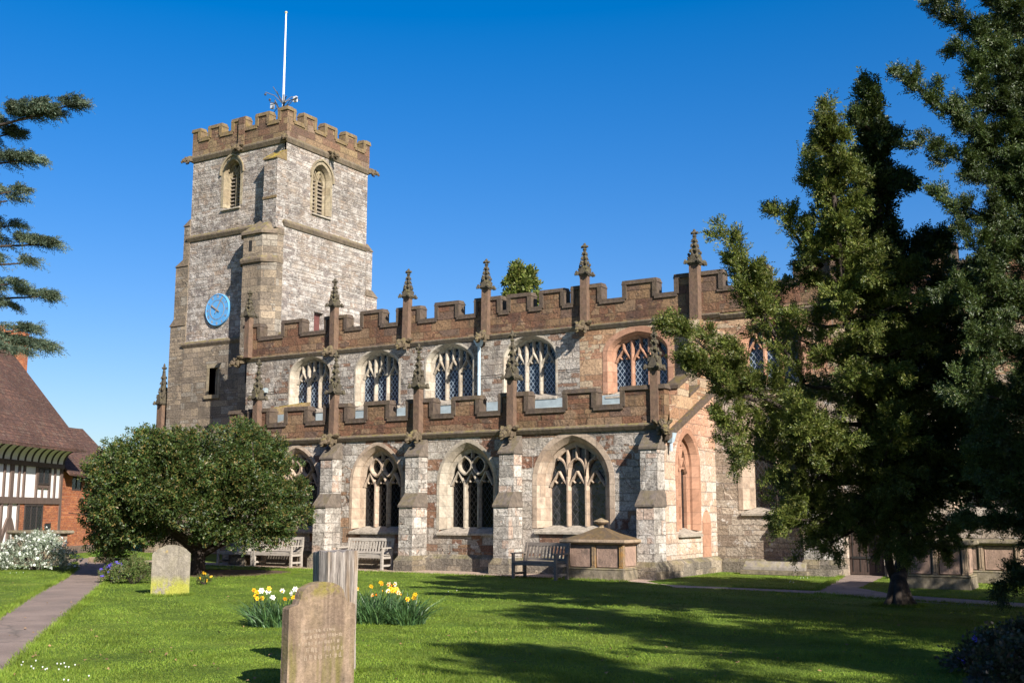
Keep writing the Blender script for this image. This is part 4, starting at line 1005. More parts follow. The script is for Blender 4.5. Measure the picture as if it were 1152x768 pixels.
for (x, y, rz, k) in ((TX0 - .05, TY0 - .05, R(-45), 0), (TXC + .2, TY0 - .12, 0, 1), (TX1 + .02, TY0 - .1, R(30), 2), (TX1 + .1, (TY0 + TY1) / 2, R(90), 1), (TX1 + .05, TY1 + .05, R(135), 0)):
    place('gargoyle', gm[k], x, y, ZT3 + .02, rz)
# little corner turrets rising through the parapet
mb = MB()
for x, y in ((TXC + .25, TY0 - .13), ): mb.box(x - .17, x + .17, y - .02, y + .027, ZT3 + .08, zm + .04)
cb(mb, 'parapet_pier', M['tower_top'])
# stair turret and clasping buttresses
mb = MB()
tx0, tx1, ty = -33.32, -31.42, TY0 - .78
ch = .42
def oct_(k, z): return [(tx0 - k, TY0 + .02, z), (tx0 - k, ty + ch - k * .4, z), (tx0 + ch - k * .4, ty - k, z), (tx1 - ch + k * .4, ty - k, z), (tx1 + k * .2 + .02, ty + ch - k * .4, z), (tx1 + k * .2 + .02, TY0 + .02, z)]
mb.loft([oct_(0, 0), oct_(0, 13.05)])
mb.loft([oct_(.1, 13.052), oct_(.1, 13.16), [(p[0] * .55 + tx1 * .45, p[1] * .35 + TY0 * .65, 13.85) for p in oct_(0, 0)]], m=1)
mb.loft([oct_(.08, 11.85), oct_(.12, 11.95), oct_(.12, 12.02), oct_(.0, 12.12)], m=1)
mb.box(tx0 + .75, tx0 + .92, ty - .012, ty + .1, 12.35, 12.8, 2); mb.box(tx0 + .8, tx0 + .98, ty - .012, ty + .1, 6.9, 7.9, 2)
cb(mb, 'stair_turret', [M['tower_low'], M['string'], M['dark']])
mb = MB()
x0, x1 = -32.12, TX1 + .02
mb.box(x0, x1, TY0 - .52, TY0 + .02, 13.3, 16.25); mb.hexa([(x0 - .04, TY0 - .58, 16.252), (x1 + .02, TY0 - .58, 16.252), (x1 + .02, TY0 + .01, 16.252), (x0 - .04, TY0 + .01, 16.252)], [(x0 - .04, TY0 - .56, 16.32), (x1 + .02, TY0 - .56, 16.32), (x1 + .02, TY0 + .01, 16.75), (x0 - .04, TY0 + .01, 16.75)], 1)
mb.box(x0 - .02, x1 + .01, TY0 - .55, TY0 - .5, 14.55, 14.66, 1)
cb(mb, 'tower_buttress', [M['tower'], M['tcoping']])
mb = MB()                                                # south-west buttress stepping out to the west
for (z0, z1, xo) in ((0, 9.75, -37.9), (9.95, 12.4, -37.72), (12.6, 14.2, -37.3)):
    mb.box(xo, TX0 + .02, TY0 - .04, TY0 + 1.0, z0, z1)
    nx = {-37.9: -37.72, -37.72: -37.3, -37.3: -36.95}[xo]
    mb.hexa([(xo - .05, TY0 - .08, z1 + .002), (TX0 + .01, TY0 - .08, z1 + .002), (TX0 + .01, TY0 + 1.05, z1 + .002), (xo - .05, TY0 + 1.05, z1 + .002)], [(nx, TY0 - .05, z1 + .30), (TX0 + .01, TY0 - .05, z1 + .30), (TX0 + .01, TY0 + 1.0, z1 + .30), (nx, TY0 + 1.0, z1 + .30)], 1)
cb(mb, 'tower_buttress', [M['tower_low'], M['string']])
mb = MB()                                                # north-east buttress stepping north
for (z0, z1, yo) in ((0, 11.4, 39.45), (11.6, 13.5, 39.05)):
    mb.box(TX1 - 1.0, TX1 + .04, TY1 - .02, yo, z0, z1)
    mb.hexa([(TX1 - 1.04, TY1 - .01, z1 + .002), (TX1 + .08, TY1 - .01, z1 + .002), (TX1 + .08, yo + .05, z1 + .002), (TX1 - 1.04, yo + .05, z1 + .002)], [(TX1 - 1.0, TY1 - .01, z1 + .3), (TX1 + .05, TY1 - .01, z1 + .3), (TX1 + .05, yo - .35, z1 + .3), (TX1 - 1.0, yo - .35, z1 + .3)], 1)
cb(mb, 'tower_buttress', [M['tower'], M['string']])
# ---- clock
kx, kz, kr = -35.0, 10.24, .70
m_blue = plain('sky_blue_clock_paint', (0.085, 0.275, 0.53), .55, .15, 4.0)
m_gold = plain('dull_gilding', (0.27, 0.215, 0.16), .5, .2, 8.0)
mb = MB(); n = 48
ring = lambda r, y: [(kx + r * math.cos(2 * math.pi * k / n), y, kz + r * math.sin(2 * math.pi * k / n)) for k in range(n)]
mb.loft([ring(kr, TY0 + .01), ring(kr, TY0 - .09), ring(kr - .03, TY0 - .11), ring(kr - .05, TY0 - .09)])
clk = cb(mb, 'clock_face', m_blue)
def stroke(mb, x0, z0, x1, z1, w, y=TY0 - .097):
    dx, dz = x1 - x0, z1 - z0; l = math.hypot(dx, dz); nx, nz = -dz / l * w / 2, dx / l * w / 2
    mb.hexa([(x0 - nx, y, z0 - nz), (x0 + nx, y, z0 + nz), (x1 + nx, y, z1 + nz), (x1 - nx, y, z1 - nz)], [(x0 - nx, y + .012, z0 - nz), (x0 + nx, y + .012, z0 + nz), (x1 + nx, y + .012, z1 + nz), (x1 - nx, y + .012, z1 - nz)])
for h, s in enumerate(['XII', 'I', 'II', 'III', 'IV', 'V', 'VI', 'VII', 'VIII', 'IX', 'X', 'XI']):
    mb = MB(); an = R(30 * h); wd = {'I': .035, 'V': .07, 'X': .075}
    tot = sum(wd[q] for q in s); u = -tot / 2
    def P_(uu, vv): return kx + uu * math.cos(an) + (.585 + vv) * math.sin(an), kz - uu * math.sin(an) + (.585 + vv) * math.cos(an)
    for q in s:
        w = wd[q]; c_ = u + w / 2; hh = .065
        if q == 'I': sg = [((c_, -hh), (c_, hh))]
        elif q == 'V': sg = [((c_ - .025, hh), (c_, -hh)), ((c_ + .025, hh), (c_, -hh))]
        else: sg = [((c_ - .027, -hh), (c_ + .027, hh)), ((c_ + .027, -hh), (c_ - .027, hh))]
        for p, q2 in sg: stroke(mb, *P_(*p), *P_(*q2), .013)
        u += w
    o = cb(mb, 'numeral', m_gold); o.parent = clk
mb = MB()
for r in (.40, .43):
    for k in range(48):
        a, c = 2 * math.pi * k / 48, 2 * math.pi * (k + 1) / 48
        stroke(mb, kx + r * math.sin(a), kz + r * math.cos(a), kx + r * math.sin(c), kz + r * math.cos(c), .008)
o = cb(mb, 'chapter_ring', m_gold); o.parent = clk
for ln, dg, w, y in ((.62, 30, .035, TY0 - .135), (.40, 302.5, .05, TY0 - .125)):
    mb = MB(); a = R(dg)
    stroke(mb, kx - .16 * math.sin(a), kz - .16 * math.cos(a), kx + ln * math.sin(a), kz + ln * math.cos(a), w, y)
    px, pz = kx + ln * .8 * math.sin(a), kz + ln * .8 * math.cos(a)
    mb.blob((px, y + .006, pz), (w, .008, w), 0, 8, 4)
    o = cb(mb, 'hand', m_gold); o.parent = clk

# ---- low west annexe whose pinnacle shows left of the tower
mb = MB(); mb.box(-39.1, -37.91, 33.3, 37.0, 0, 4.3); mb.hexa([(-39.2, 33.2, 4.302), (-37.91, 33.2, 4.302), (-37.91, 37.1, 4.302), (-39.2, 37.1, 4.302)], [(-38.9, 33.5, 4.6), (-37.91, 33.5, 5.1), (-37.91, 36.8, 5.1), (-38.9, 36.8, 4.6)], 1)
cb(mb, 'west_annexe', [M['tower_low'], M['coping']])
p181 = onY(181, 478, 33.3)
place('pinnacle', pinnacle_mesh(1.05, 1.75, .34, 8), p181.x, 33.35, p181.z - .15)
mb = MB(); mb.box(p181.x - .3, p181.x + .3, 33.0, 33.65, 0, p181.z - .148); cb(mb, 'buttress', M['tower_low'])

# ---- flagpole
fp = thing('flagpole', 'tall white flagpole rising from the top of the church tower', 'flagpole', (-34.0, 35.7, ZT3 - .04))
mb = MB(); mb.tube([(0, 0, 0), (0, 0, 2.0), (0, 0, 7.2)], [.07, .055, .03], 10); mb.build('pole', plain('white_pole_paint', (.75, .75, .75), .4, .05), fp)
mb = MB(); mb.blob((0, 0, 7.25), .065, 0, 8, 6); mb.build('finial', plain('gilt', (.5, .4, .2), .4), fp)
mb = MB(); mb.box(-.13, .13, -.13, .13, 0, .5); mb.box(.06, .11, -.05, .05, 1.9, 2.5); mb.build('mounting_bracket', plain('dark_iron', (.04, .035, .03), .6), fp)
fs = thing('roof_aerial', 'tangle of thin dark rods and little plates around the foot of the flagpole', 'aerial', (-33.7, 35.4, ZT3 + .6))
mb = MB(); rng = random.Random(5)
mb.tube([(0, 0, -.6), (0, 0, 2.5)], .03, 6)
for k in range(16):
    a = rng.uniform(0, 6.28); r = rng.uniform(.4, .95); z = rng.uniform(1.75, 2.35)
    mb.tube([(0, 0, z - .2), (r * .5 * math.cos(a), r * .5 * math.sin(a), z + rng.uniform(-.1, .2)), (r * math.cos(a), r * math.sin(a), z + rng.uniform(-.1, .45))], .02, 5)
    if k % 3 == 0: mb.blob((r * math.cos(a), r * math.sin(a), z + .2), (.07, .05, .06), 0, 6, 4)
mb.build('rods', plain('dark_aerial_metal', (.05, .05, .055), .5), fs)
mb = MB(); mb.box(.62, .8, -.06, .06, 2.0, 2.25); mb.box(-.75, -.6, -.06, .06, 1.95, 2.2); mb.build('plate', plain('pale_plate', (.5, .5, .52), .5), fs)
# ================================================================== HOUSES ON THE LEFT
m_tile = masonry('plain_roof_tiles', [(0.115, 0.062, 0.047), (0.09, 0.05, 0.04), (0.14, 0.075, 0.053), (0.10, 0.058, 0.047), (0.125, 0.08, 0.06)], 0.19, 0.11, mortar=(.02, .014, .012), stain=.3, mort_w=.012, wob=.015, relief=.025, blotch=.2, white=0.0)
m_brick = masonry('orange_red_brick', [(0.40, 0.135, 0.058), (0.33, 0.105, 0.05), (0.44, 0.17, 0.075), (0.36, 0.12, 0.055), (0.29, 0.10, 0.055)], 0.23, 0.078, mortar=(.33, .25, .19), stain=.12, mort_w=.008, wob=.012, relief=.008, blotch=.12, mort_amt=.6)
m_plaster = plain('white_limewash', (.78, .77, .74), .85, .05, 3.0, relief=.01)
m_timber = plain('weathered_oak_timber', (.105, .072, .058), .8, .35, 3.0, stretch=(6, 6, 1), relief=.012)
m_tdark = plain('black_oak_timber', (.035, .027, .024), .8, .3, 4.0, relief=.01)
HO = LD(-18.2, 45.1); HR = math.atan2(FW.y, FW.x)
house = thing('timber_framed_house', 'old black and white timber framed house with a steep brown tiled roof beside the path', 'house', HO, HR)
mb = MB()
mb.box(-16, 0, .03, 6.8, 0, 3.6)
mb.slab([(0.03, 0), (6.8, 0), (6.8, 3.9), (3.4, 8.6), (0.03, 3.9)], [], -.02, .2, 'E'); mb.slab([(.035, .01), (6.79, .01), (6.79, 3.9), (3.4, 8.6), (.035, 3.9)], [], -15.8, .19, 'E')
mb.build('wall', m_plaster, house)
mb = MB(); mb.box(-3.8, -.12, -.005, .02, 0, 2.1); mb.build('brick_infill', m_brick, house)
mb = MB()                                               # timber frame
tf = -.035
def post(x, w, z0, z1): mb.box(x - w / 2, x + w / 2, tf, .05, z0, z1)
post(-.10, .2, 0, 3.55)
for x, w in ((-.72, .12), (-1.22, .13), (-3.52, .13), (-3.95, .12), (-5.15, .12), (-5.75, .14), (-6.4, .12)): post(x, w, 2.26, 3.45)
post(-2.42, .13, 2.26, 3.45)
post(-4.55, .26, 0, 3.5)
for x in (-3.86, -5.2, -5.8, -6.4, -7.0): post(x, .12, 0, 2.02)
for k in range(14): post(-7.1 - .62 * k, .13, 0, 3.5)
mb.box(-16, -.2, tf - .02, .05, 2.02, 2.26); mb.box(-16, 0.02, tf - .025, .05, 3.42, 3.6)
mb.box(-2.35, -1.29, tf + .006, .05, 2.62, 2.74)
post(-1.85, .1, 2.262, 2.618)
for sg, x0 in ((1, -4.45), (-1, -4.65)):                 # curved braces
    pts = [(x0 + sg * .62 * math.sin(t * 1.5), 1.45 - 1.35 * t) for t in [i / 6 for i in range(7)]]
    mb.bar2d(pts, .2, tf + .004, .04, wf=.19)
mb.build('timber_frame', m_timber, house)
mb = MB(); n = 8                                         # coved eaves
pr = [(-.03 - .52 * (1 - math.cos(t * math.pi / 2)), 3.6 + .56 * math.sin(t * math.pi / 2)) for t in [i / n for i in range(n + 1)]]
mb.loft([[(x, p[0], p[1]) for p in pr] + [(x, .05, 4.16), (x, .05, 3.6)] for x in (-16, .02)])
mb.build('coved_eaves', m_plaster, house)
mb = MB()
for k in range(27):
    x = -.04 - .6 * k
    mb.loft([[(x + s, p[0] - .035, p[1] - .01) for p in pr] + [(x + s, p[0] + .02, p[1] + .02) for p in reversed(pr)] for s in (-.045, .045)])
mb.box(-16, .1, -.62, -.5, 4.1, 4.2)
mb.build('cove_rib', m_tdark, house)
def roof(name, x0, x1, ye, ze, yr, zr, th, parent, mat, yb=None):
    mb = MB(); rng = random.Random(4); nx = int((x1 - x0) / .8); yb = yb if yb is not None else 2 * yr - ye
    sagf = lambda t: -.05 * math.sin(math.pi * t) 
    loops = []
    for i in range(nx + 1):
        t = i / nx; x = x0 + (x1 - x0) * t; s = sagf(t) + rng.uniform(-.012, .012)
        loops.append([(x, ye, ze + s), (x, (ye + yr) / 2, (ze + zr) / 2 + s + rng.uniform(-.015, .015)), (x, yr, zr + s), (x, yb, ze + s), (x, yb, ze - th + s), (x, yr, zr - th * 1.3 + s), (x, ye, ze - th + s)])
    mb.loft(loops); return mb.build(name, mat, parent)
rf = roof('roof', -16, .35, -.78, 4.2, 3.4, 9.3, .12, house, m_tile)
mb = MB(); rng = random.Random(3)
for k in range(40): mb.tube([(-16 + .41 * k, 3.4, 9.31 + rng.uniform(-.015, .015)), (-16 + .41 * k + .4, 3.4, 9.32)], .11, 8)
o = mb.build('ridge_tile', m_tile, rf)
mb = MB(); mb.box(.37, 1.32, 2.3, 3.6, 0, 8.85); mb.box(.31, 1.38, 2.24, 3.66, 8.852, 9.05); mb.box(.37, 1.32, 2.3, 3.6, 9.052, 9.18)
for y in (2.65, 3.25): mb.lathe([(.15, 9.18), (.14, 9.4), (.16, 9.42), (.16, 9.46)], (.85, y), 10)
mb.build('chimney', m_brick, house)
def casement(name, x0, x1, z0, z1, lights, parent, y=-.05, frame=m_tdark, deep=.1):
    mb = MB(); w = .07
    mb.box(x0, x1, y, y + deep, z0, z0 + w); mb.box(x0, x1, y, y + deep, z1 - w, z1)
    for k in range(lights + 1):
        x = x0 + (x1 - x0 - w) * k / lights; mb.box(x, x + w, y + .003, y + deep, z0 + w + .001, z1 - w - .001)
    o = mb.build(name, frame, parent)
    mb = MB(); mb.box(x0 + w * .5, x1 - w * .5, y + deep * .22, y + deep * .22 + .01, z0 + w * .5, z1 - w * .5); mb.build('pane', M['glass_h'], o)
    return o
casement('window', -2.35, -1.29, 2.76, 3.4, 2, house)
casement('window', -3.35, -1.75, 1.0, 2.0, 3, house)
mb = MB(); mb.box(-1.45, -.95, -.05, .01, 1.05, 1.28); mb.build('wall_plaque', plain('black_plaque', (.02, .02, .02), .4), house)
# brick wing
wing = thing('brick_house', 'orange-red brick house with a low brown tiled roof, standing behind the timber framed house', 'house', HO + FW * .06, HR)
mb = MB(); WH = (1.25, 2.35, 2.6, 3.2)
mb.slab([(.03, 0), (6.5, 0), (6.5, 3.35), (.03, 3.35)], [[(WH[0], WH[2]), (WH[1], WH[2]), (WH[1], WH[3]), (WH[0], WH[3])]], .10, .3)
mb.slab([(.4, 0), (4.0, 0), (4.0, 3.35), (2.2, 5.3), (.4, 3.35)], [], 6.5, .3, 'E'); mb.box(.031, 6.49, 3.7, 4.0, 0, 3.35)
mb.build('wall', m_brick, wing)
mb = MB(); mb.box(.03, 6.55, .05, .0985, 0, .32); mb.build('plinth', plain('tarred_plinth', (.16, .11, .085), .8, .3), wing)
rf = roof('roof', .02, 6.8, -.28, 3.28, 1.95, 5.55, .1, wing, m_tile, 4.2)
casement('window', WH[0], WH[1], WH[2], WH[3], 2, wing, .12, m_tdark)
# low kerb wall and grass step at the end of the path
kb = MB()
p0, p1 = gnd(99, 632.0), gnd(140, 634.0); dv = (p1 - p0)
kb.box(0, dv.length, 0, .22, 0, .17)
o = kb.build('kerb_wall', stone('tan_kerb', (.36, .27, .18), .3, .2), None, p0, math.atan2(dv.y, dv.x), bevel=.015)
tag(o, 'low tan stone kerb across the end of the left path below the brick house', 'kerb')
# ================================================================== TOMBS, STONES, BENCHES
m_tomb = stone('tan_tomb_stone', (0.27, 0.195, 0.135), .3, .45, moss=.3)
m_tpanel = stone('pinkish_tomb_panel', (0.27, 0.18, 0.135), .3, .7, scale=4)
m_tbase = stone('lichened_tomb_base', (0.17, 0.14, 0.10), .5, .6, moss=.5, mosscol=(.2, .17, .05))
m_tlid = stone('mossy_brown_lid', (0.13, 0.085, 0.045), .5, .5, moss=.3, mosscol=(.15, .10, .03), base2=(0.10, 0.07, 0.045))
m_tpil = stone('orange_lichened_pilaster', (0.20, 0.14, 0.085), .4, .45, base2=(.29, .155, .05), scale=9)
m_white = stone('white_lichen', (.62, .58, .52), .15, .1)
def chest_tomb(label, loc, rz, w, dp, h, pyramid=True, group=None, bays=2, mats=None):
    t = thing('chest_tomb', label, 'tomb', loc, rz, group)
    a, b = w / 2, dp / 2
    mb = MB(); mb.hexa([(-a - .05, -b - .05, 0), (a + .05, -b - .05, 0), (a + .05, b + .05, 0), (-a - .05, b + .05, 0)], [(-a - .03, -b - .03, h * .24), (a + .03, -b - .03, h * .24), (a + .03, b + .03, h * .24), (-a - .03, b + .03, h * .24)])
    mb.loft([[(-a - k, -b - k, z), (a + k, -b - k, z), (a + k, b + k, z), (-a - k, b + k, z)] for k, z in ((.03, h * .242), (.045, h * .26), (.02, h * .29))]); mb.build('base', m_tbase, t, bevel=.012)
    z0, z1 = h * .29, h * .87
    mb = MB(); mb.box(-a + .05, a - .05, -b + .05, b - .05, z0, z1); mb.build('chest', m_tomb, t)
    pw = .13
    for k in range(bays + 1):
        x = -a + (w - pw) * k / bays
        mb = MB(); mb.box(x, x + pw, -b, -b + .13, z0 + .002, z1)
        for s in (.25, .6): mb.box(x + pw * s - .012, x + pw * s + .024, -b - .012, -b + .003, z0 + .06, z1 - .06)
        mb.build('pilaster', m_tpil if pyramid else m_tomb, t, bevel=.008)
    for k in range(bays):
        x = -a + (w - pw) * k / bays + pw; x2 = -a + (w - pw) * (k + 1) / bays
        mb = MB(); mb.loft([[(x + q, y, z0 + q), (x2 - q, y, z0 + q), (x2 - q, y, z1 - q), (x + q, y, z1 - q)] for q, y in ((.012, -b + .051), (.03, -b + .02), (.055, -b + .028))]); mb.build('panel', m_tpanel, t)
    mb = MB(); mb.box(a - .052, a - .02, -b + .15, b - .15, z0 + .05, z1 - .05); mb.build('panel', m_tpanel, t)
    mb = MB(); sq = lambda k, z: [(-a - k, -b - k, z), (a + k, -b - k, z), (a + k, b + k, z), (-a - k, b + k, z)]
    mb.loft([sq(.0, z1 + .002), sq(.03, z1 + .02), sq(.10, z1 + .05), sq(.11, h * .94), sq(.09, h)])
    mb.build('lid_slab' if pyramid else 'lid', m_tomb if pyramid else m_tbase, t, bevel=.012)
    if pyramid:
        mb = MB(); loops = []
        for f, z in ((1.0, h + .003), (.72, h + .075), (.46, h + .155), (.24, h + .25), (.12, h + .30)):
            loops.append([((-a - .06) * f, (-b - .06) * f, z), ((a + .06) * f, (-b - .06) * f, z), ((a + .06) * f, (b + .06) * f, z), ((-a - .06) * f, (b + .06) * f, z)])
        mb.loft(loops); mb.build('hipped_top', m_tlid, t)
        mb = MB(); mb.lathe([(.09, h + .29), (.065, h + .33), (.08, h + .36), (.18, h + .42), (.205, h + .455), (.18, h + .48), (.11, h + .505), (.06, h + .53), (.02, h + .545)], (0, 0), 16); mb.build('urn', m_tomb, t)
    return t
tl, tr = gnd(631, 650.5), gnd(703, 652.5)
TW = tr.x - tl.x
tcx = (tl.x + tr.x) / 2
chest_tomb('tan chest tomb with a mossy hipped top and urn knob against the aisle wall', (tcx + .04, tl.y + .55, 0), 0, TW - .05, .95, 1.02)
# white lichen patches on the hipped top belong to its stone
t2 = gnd(1015, 662)
ta, tb_ = gnd(1019, 661), gnd(1093, 663)
chest_tomb('large flat topped chest tomb with carved panels behind the forked yew trunk', ((ta.x + tb_.x) / 2 - .02, ta.y + .45, 0), R(0), tb_.x - ta.x, .95, 1.08, False, bays=2)
p = gnd(1150, 657)
print('TOMB', ta, tb_, p)
chest_tomb('plainer chest tomb partly hidden behind the big carved one, at the right edge', (p.x - .9, p.y + 0.5, 0), 0, 1.8, .95, 1.05, False, bays=2)
p = atd(43, 640, 37.0)
chest_tomb('weathered brown chest tomb with an overhanging slab behind the white flowering bush', (p.x, p.y, 0), HR + R(90) + R(150), 1.75, .9, 1.12, False, bays=2)
# coped ledger stone lying by the chancel wall
lg = thing('ledger_stone', 'long low grey coped grave slab lying along the foot of the chancel wall', 'grave slab', (gnd(868, 647).x, gnd(868, 646.5).y + .3, 0), 0)
mb = MB(); mb.box(-.95, .95, -.38, .38, 0, .12); mb.build('base', m_tbase, lg, bevel=.015)
mb = MB(); mb.loft([[(x, -.32, .122), (x, -.30, .22), (x, -.1, .36), (x, .1, .36), (x, .3, .22), (x, .32, .122)] for x in (-.88, .88)]); mb.build('coped_slab', stone('grey_slab', (.23, .2, .17), .3, .4, moss=.4), lg, bevel=.015)

# ---- headstones
m_head = stone('brown_headstone', (0.225, 0.16, 0.11), .32, .45, moss=.3, scale=3.5, relief=.012)
def add_streaks(m, cols):
    """vertical run-off staining and lichen patches that belong to the weathered stone"""
    nt = m.node_tree; b = nt.nodes['Principled BSDF']; src = b.inputs['Base Color'].links[0].from_socket
    tc = nt.nodes.new('ShaderNodeTexCoord'); P = tc.outputs['Object']
    for (sc_, lo, hi, amt, c, zr) in cols:
        v = vscale(nt, P, sc_)
        k = ramp(nt, noise(nt, v, 1.0, 5, .65), [(lo, 0.0), (hi, 1.0)])
        if zr:
            s = nt.nodes.new('ShaderNodeSeparateXYZ'); L(nt, P, s.inputs[0])
            k = math_n(nt, 'MULTIPLY', k, ramp(nt, math_n(nt, 'DIVIDE', s.outputs[2], zr[4]), [(zr[0], 0.0), (zr[1], 1.0), (zr[2], 1.0), (zr[3], 0.0)]))
        src = mix(nt, math_n(nt, 'MULTIPLY', k, amt), src, c)
    pit = noise(nt, P, 42, 5, .7); crust = noise(nt, P, 13, 6, .75)
    src = mix(nt, 1.0, src, ramp(nt, pit, [(.32, .78), (.5, 1.0), (.68, 1.14)]), 'MULTIPLY')
    src = mix(nt, 1.0, src, ramp(nt, crust, [(.36, .82), (.5, 1.0), (.66, 1.08)]), 'MULTIPLY')
    L(nt, src, b.inputs['Base Color'])
    bump(nt, math_n(nt, 'ADD', pit, math_n(nt, 'MULTIPLY', crust, 2.0)), b, .9, .012)
add_streaks(m_head, [((9, 9, .7), .50, .66, .6, (.33, .24, .175), None), ((7, 7, .5), .48, .64, .65, (.10, .068, .05), None),
                     ((7, 7, .9), .52, .66, .6, (.15, .135, .03), (.0, .05, .40, .6, 1.1)), ((7, 7, 5), .46, .58, .7, (.21, .175, .035), (.80, .88, .97, 1.0, 1.1)),
                     ((14, 14, 14), .70, .76, .8, (.55, .33, .03), (.8, .9, .98, 1.0, 1.1))])
hd = 10.9
bl, br = atd(325, 768, hd), None
hp = LD((362 - 576) / 1262.0 * 11.2, 11.2)
HROT = YAW + R(44)
fh = thing('headstone', 'brown sandstone headstone with worn lettering, nearest of all, among the daffodils', 'headstone', (hp.x, hp.y, 0), HROT)
def head_profile(w, h, sh, kind):
    a = w / 2; pts = [(-a, -.15), (-a, sh)]
    if kind == 'step':
        pts += [(-a + .03, sh + .02), (-a * .74, sh + .035), (-a * .70, sh + .075)]
        for i in range(17):
            t = i / 16; an = math.pi * (1 - t); pts.append((a * .66 * math.cos(an), sh + .085 + (h - sh - .085) * math.sin(an) ** .85))
        pts += [(a * .70, sh + .075), (a * .74, sh + .035), (a - .03, sh + .02)]
    else:
        for i in range(1, 16):
            t = i / 16; x = -a + w * t; pts.append((x, sh + (h - sh) * (math.sin(math.pi * t) ** .7 if abs(t - .5) < .38 else .55 * math.sin(math.pi * t) ** .5)))
    pts += [(a, sh), (a, -.15)]
    return pts
FW_H = .78
mb = MB(); mb.slab(head_profile(FW_H, 1.06, .82, 'step'), [], -.06, .12); mb.build('stone', m_head, fh, bevel=.012)
m_let = stone('worn_lettering', (0.31, 0.24, 0.175), .25, .1, scale=12)
rng = random.Random(11)
for row, (z, x0, x1, hh) in enumerate(((.60, -.25, .12, .03), (.545, -.22, .22, .038), (.485, -.27, .24, .034), (.42, -.24, .25, .046), (.35, -.20, .25, .05))):
    mb = MB(); x = x0
    while x < x1:                                         # worn cut strokes, no longer readable
        if rng.random() < .16: x += .03; continue
        w = rng.uniform(.5, .8) * hh; y = -.0625
        for s in range(rng.choice((1, 2, 2, 3))):
            xx = x + w * s / 2; zz = z + rng.uniform(-.2, .1) * hh
            mb.box(xx - .0036, xx + .0036, y, -.0595, zz - hh * rng.uniform(.3, .5), zz + hh * rng.uniform(.3, .5))
        if rng.random() < .55: zz = z + rng.choice((-.42, 0, .42)) * hh; mb.box(x, x + w, y - .0005, -.0595, zz - .0025, zz + .0025)
        x += w + hh * .45
    mb.build('inscription_line', m_let, fh)
m_head2 = stone('grey_headstone', (0.225, 0.195, 0.155), .25, .35, moss=.4, scale=4, relief=.015)
add_streaks(m_head2, [((6, 6, .8), .5, .68, .6, (.10, .085, .07), None), ((5, 5, 3), .38, .5, .85, (.27, .27, .03), (-.1, .0, .22, .42, 1.0)), ((9, 9, 9), .55, .62, .7, (.33, .22, .04), (.85, .93, 1.0, 1.1, 1.0))])
q = gnd(191, 669.0)
h2 = thing('headstone', 'grey lichened headstone with a low curved top standing beside the leafy round tree', 'headstone', (q.x, q.y, 0), YAW + R(16))
mb = MB(); mb.slab(head_profile(.78, 1.04, .86, 'curve'), [], -.065, .13); mb.build('stone', m_head2, h2, bevel=.015)
q = gnd(-3, 640); 
h3 = thing('headstone', 'headstone cut off by the left edge of the picture, beside the white flowering bush', 'headstone', (q.x, q.y, 0), YAW + R(10))
mb = MB(); mb.slab(head_profile(.62, .62, .5, 'curve'), [], -.06, .12); mb.build('stone', m_head2, h3, bevel=.015)
# ---- weathered post behind the near headstone
m, nt, b = newmat('split_grey_timber')
tc = nt.nodes.new('ShaderNodeTexCoord'); P = tc.outputs['Object']
w1 = noise(nt, vscale(nt, P, (22, 22, 1.0)), 1.0, 8, .75); w2 = noise(nt, vscale(nt, P, (5, 5, .5)), 1.0, 4, .6)
col = ramp(nt, w1, [(.34, (.025, .02, .016)), (.44, (.17, .14, .12)), (.55, (.31, .27, .235)), (.72, (.40, .35, .31))])
w3 = noise(nt, vscale(nt, P, (60, 60, 3.0)), 1.0, 5, .7)
col = mix(nt, 1.0, col, ramp(nt, w3, [(.34, .45), (.5, 1.0), (.66, 1.25)]), 'MULTIPLY')
col = mix(nt, math_n(nt, 'MULTIPLY', ramp(nt, w2, [(.55, 0.0), (.68, 1.0)]), .5), col, (.30, .18, .07))
L(nt, col, b.inputs['Base Color']); b.inputs['Roughness'].default_value = .85
bump(nt, w1, b, 1.0, .04)
pp = LD((379.5 - 576) / 1255.0 * 12.6, 12.6)
po = MB(); rng = random.Random(6); loops = []; n = 28
base = []
for k in range(n):
    an = 2 * math.pi * k / n; sqr = .2 / max(abs(math.cos(an)), abs(math.sin(an))) ** .8
    base.append((an, sqr * (1 + rng.uniform(-.05, .05) - (.10 if k % 7 == 3 else 0))))
for z, f in ((-.05, 1.04), (.4, 1.0), (.9, 1.02), (1.25, 1.05), (1.305, 1.04)):
    loops.append([(r * f * math.cos(an), r * f * math.sin(an), z + (rng.uniform(-.025, .02) if z > 1.2 else 0)) for an, r in base])
po.loft(loops)
o = po.build('tree_stump', m, None, (pp.x, pp.y, 0), YAW + R(30), bevel=0)
tag(o, 'tall split grey timber stump standing just behind the near brown headstone', 'stump')

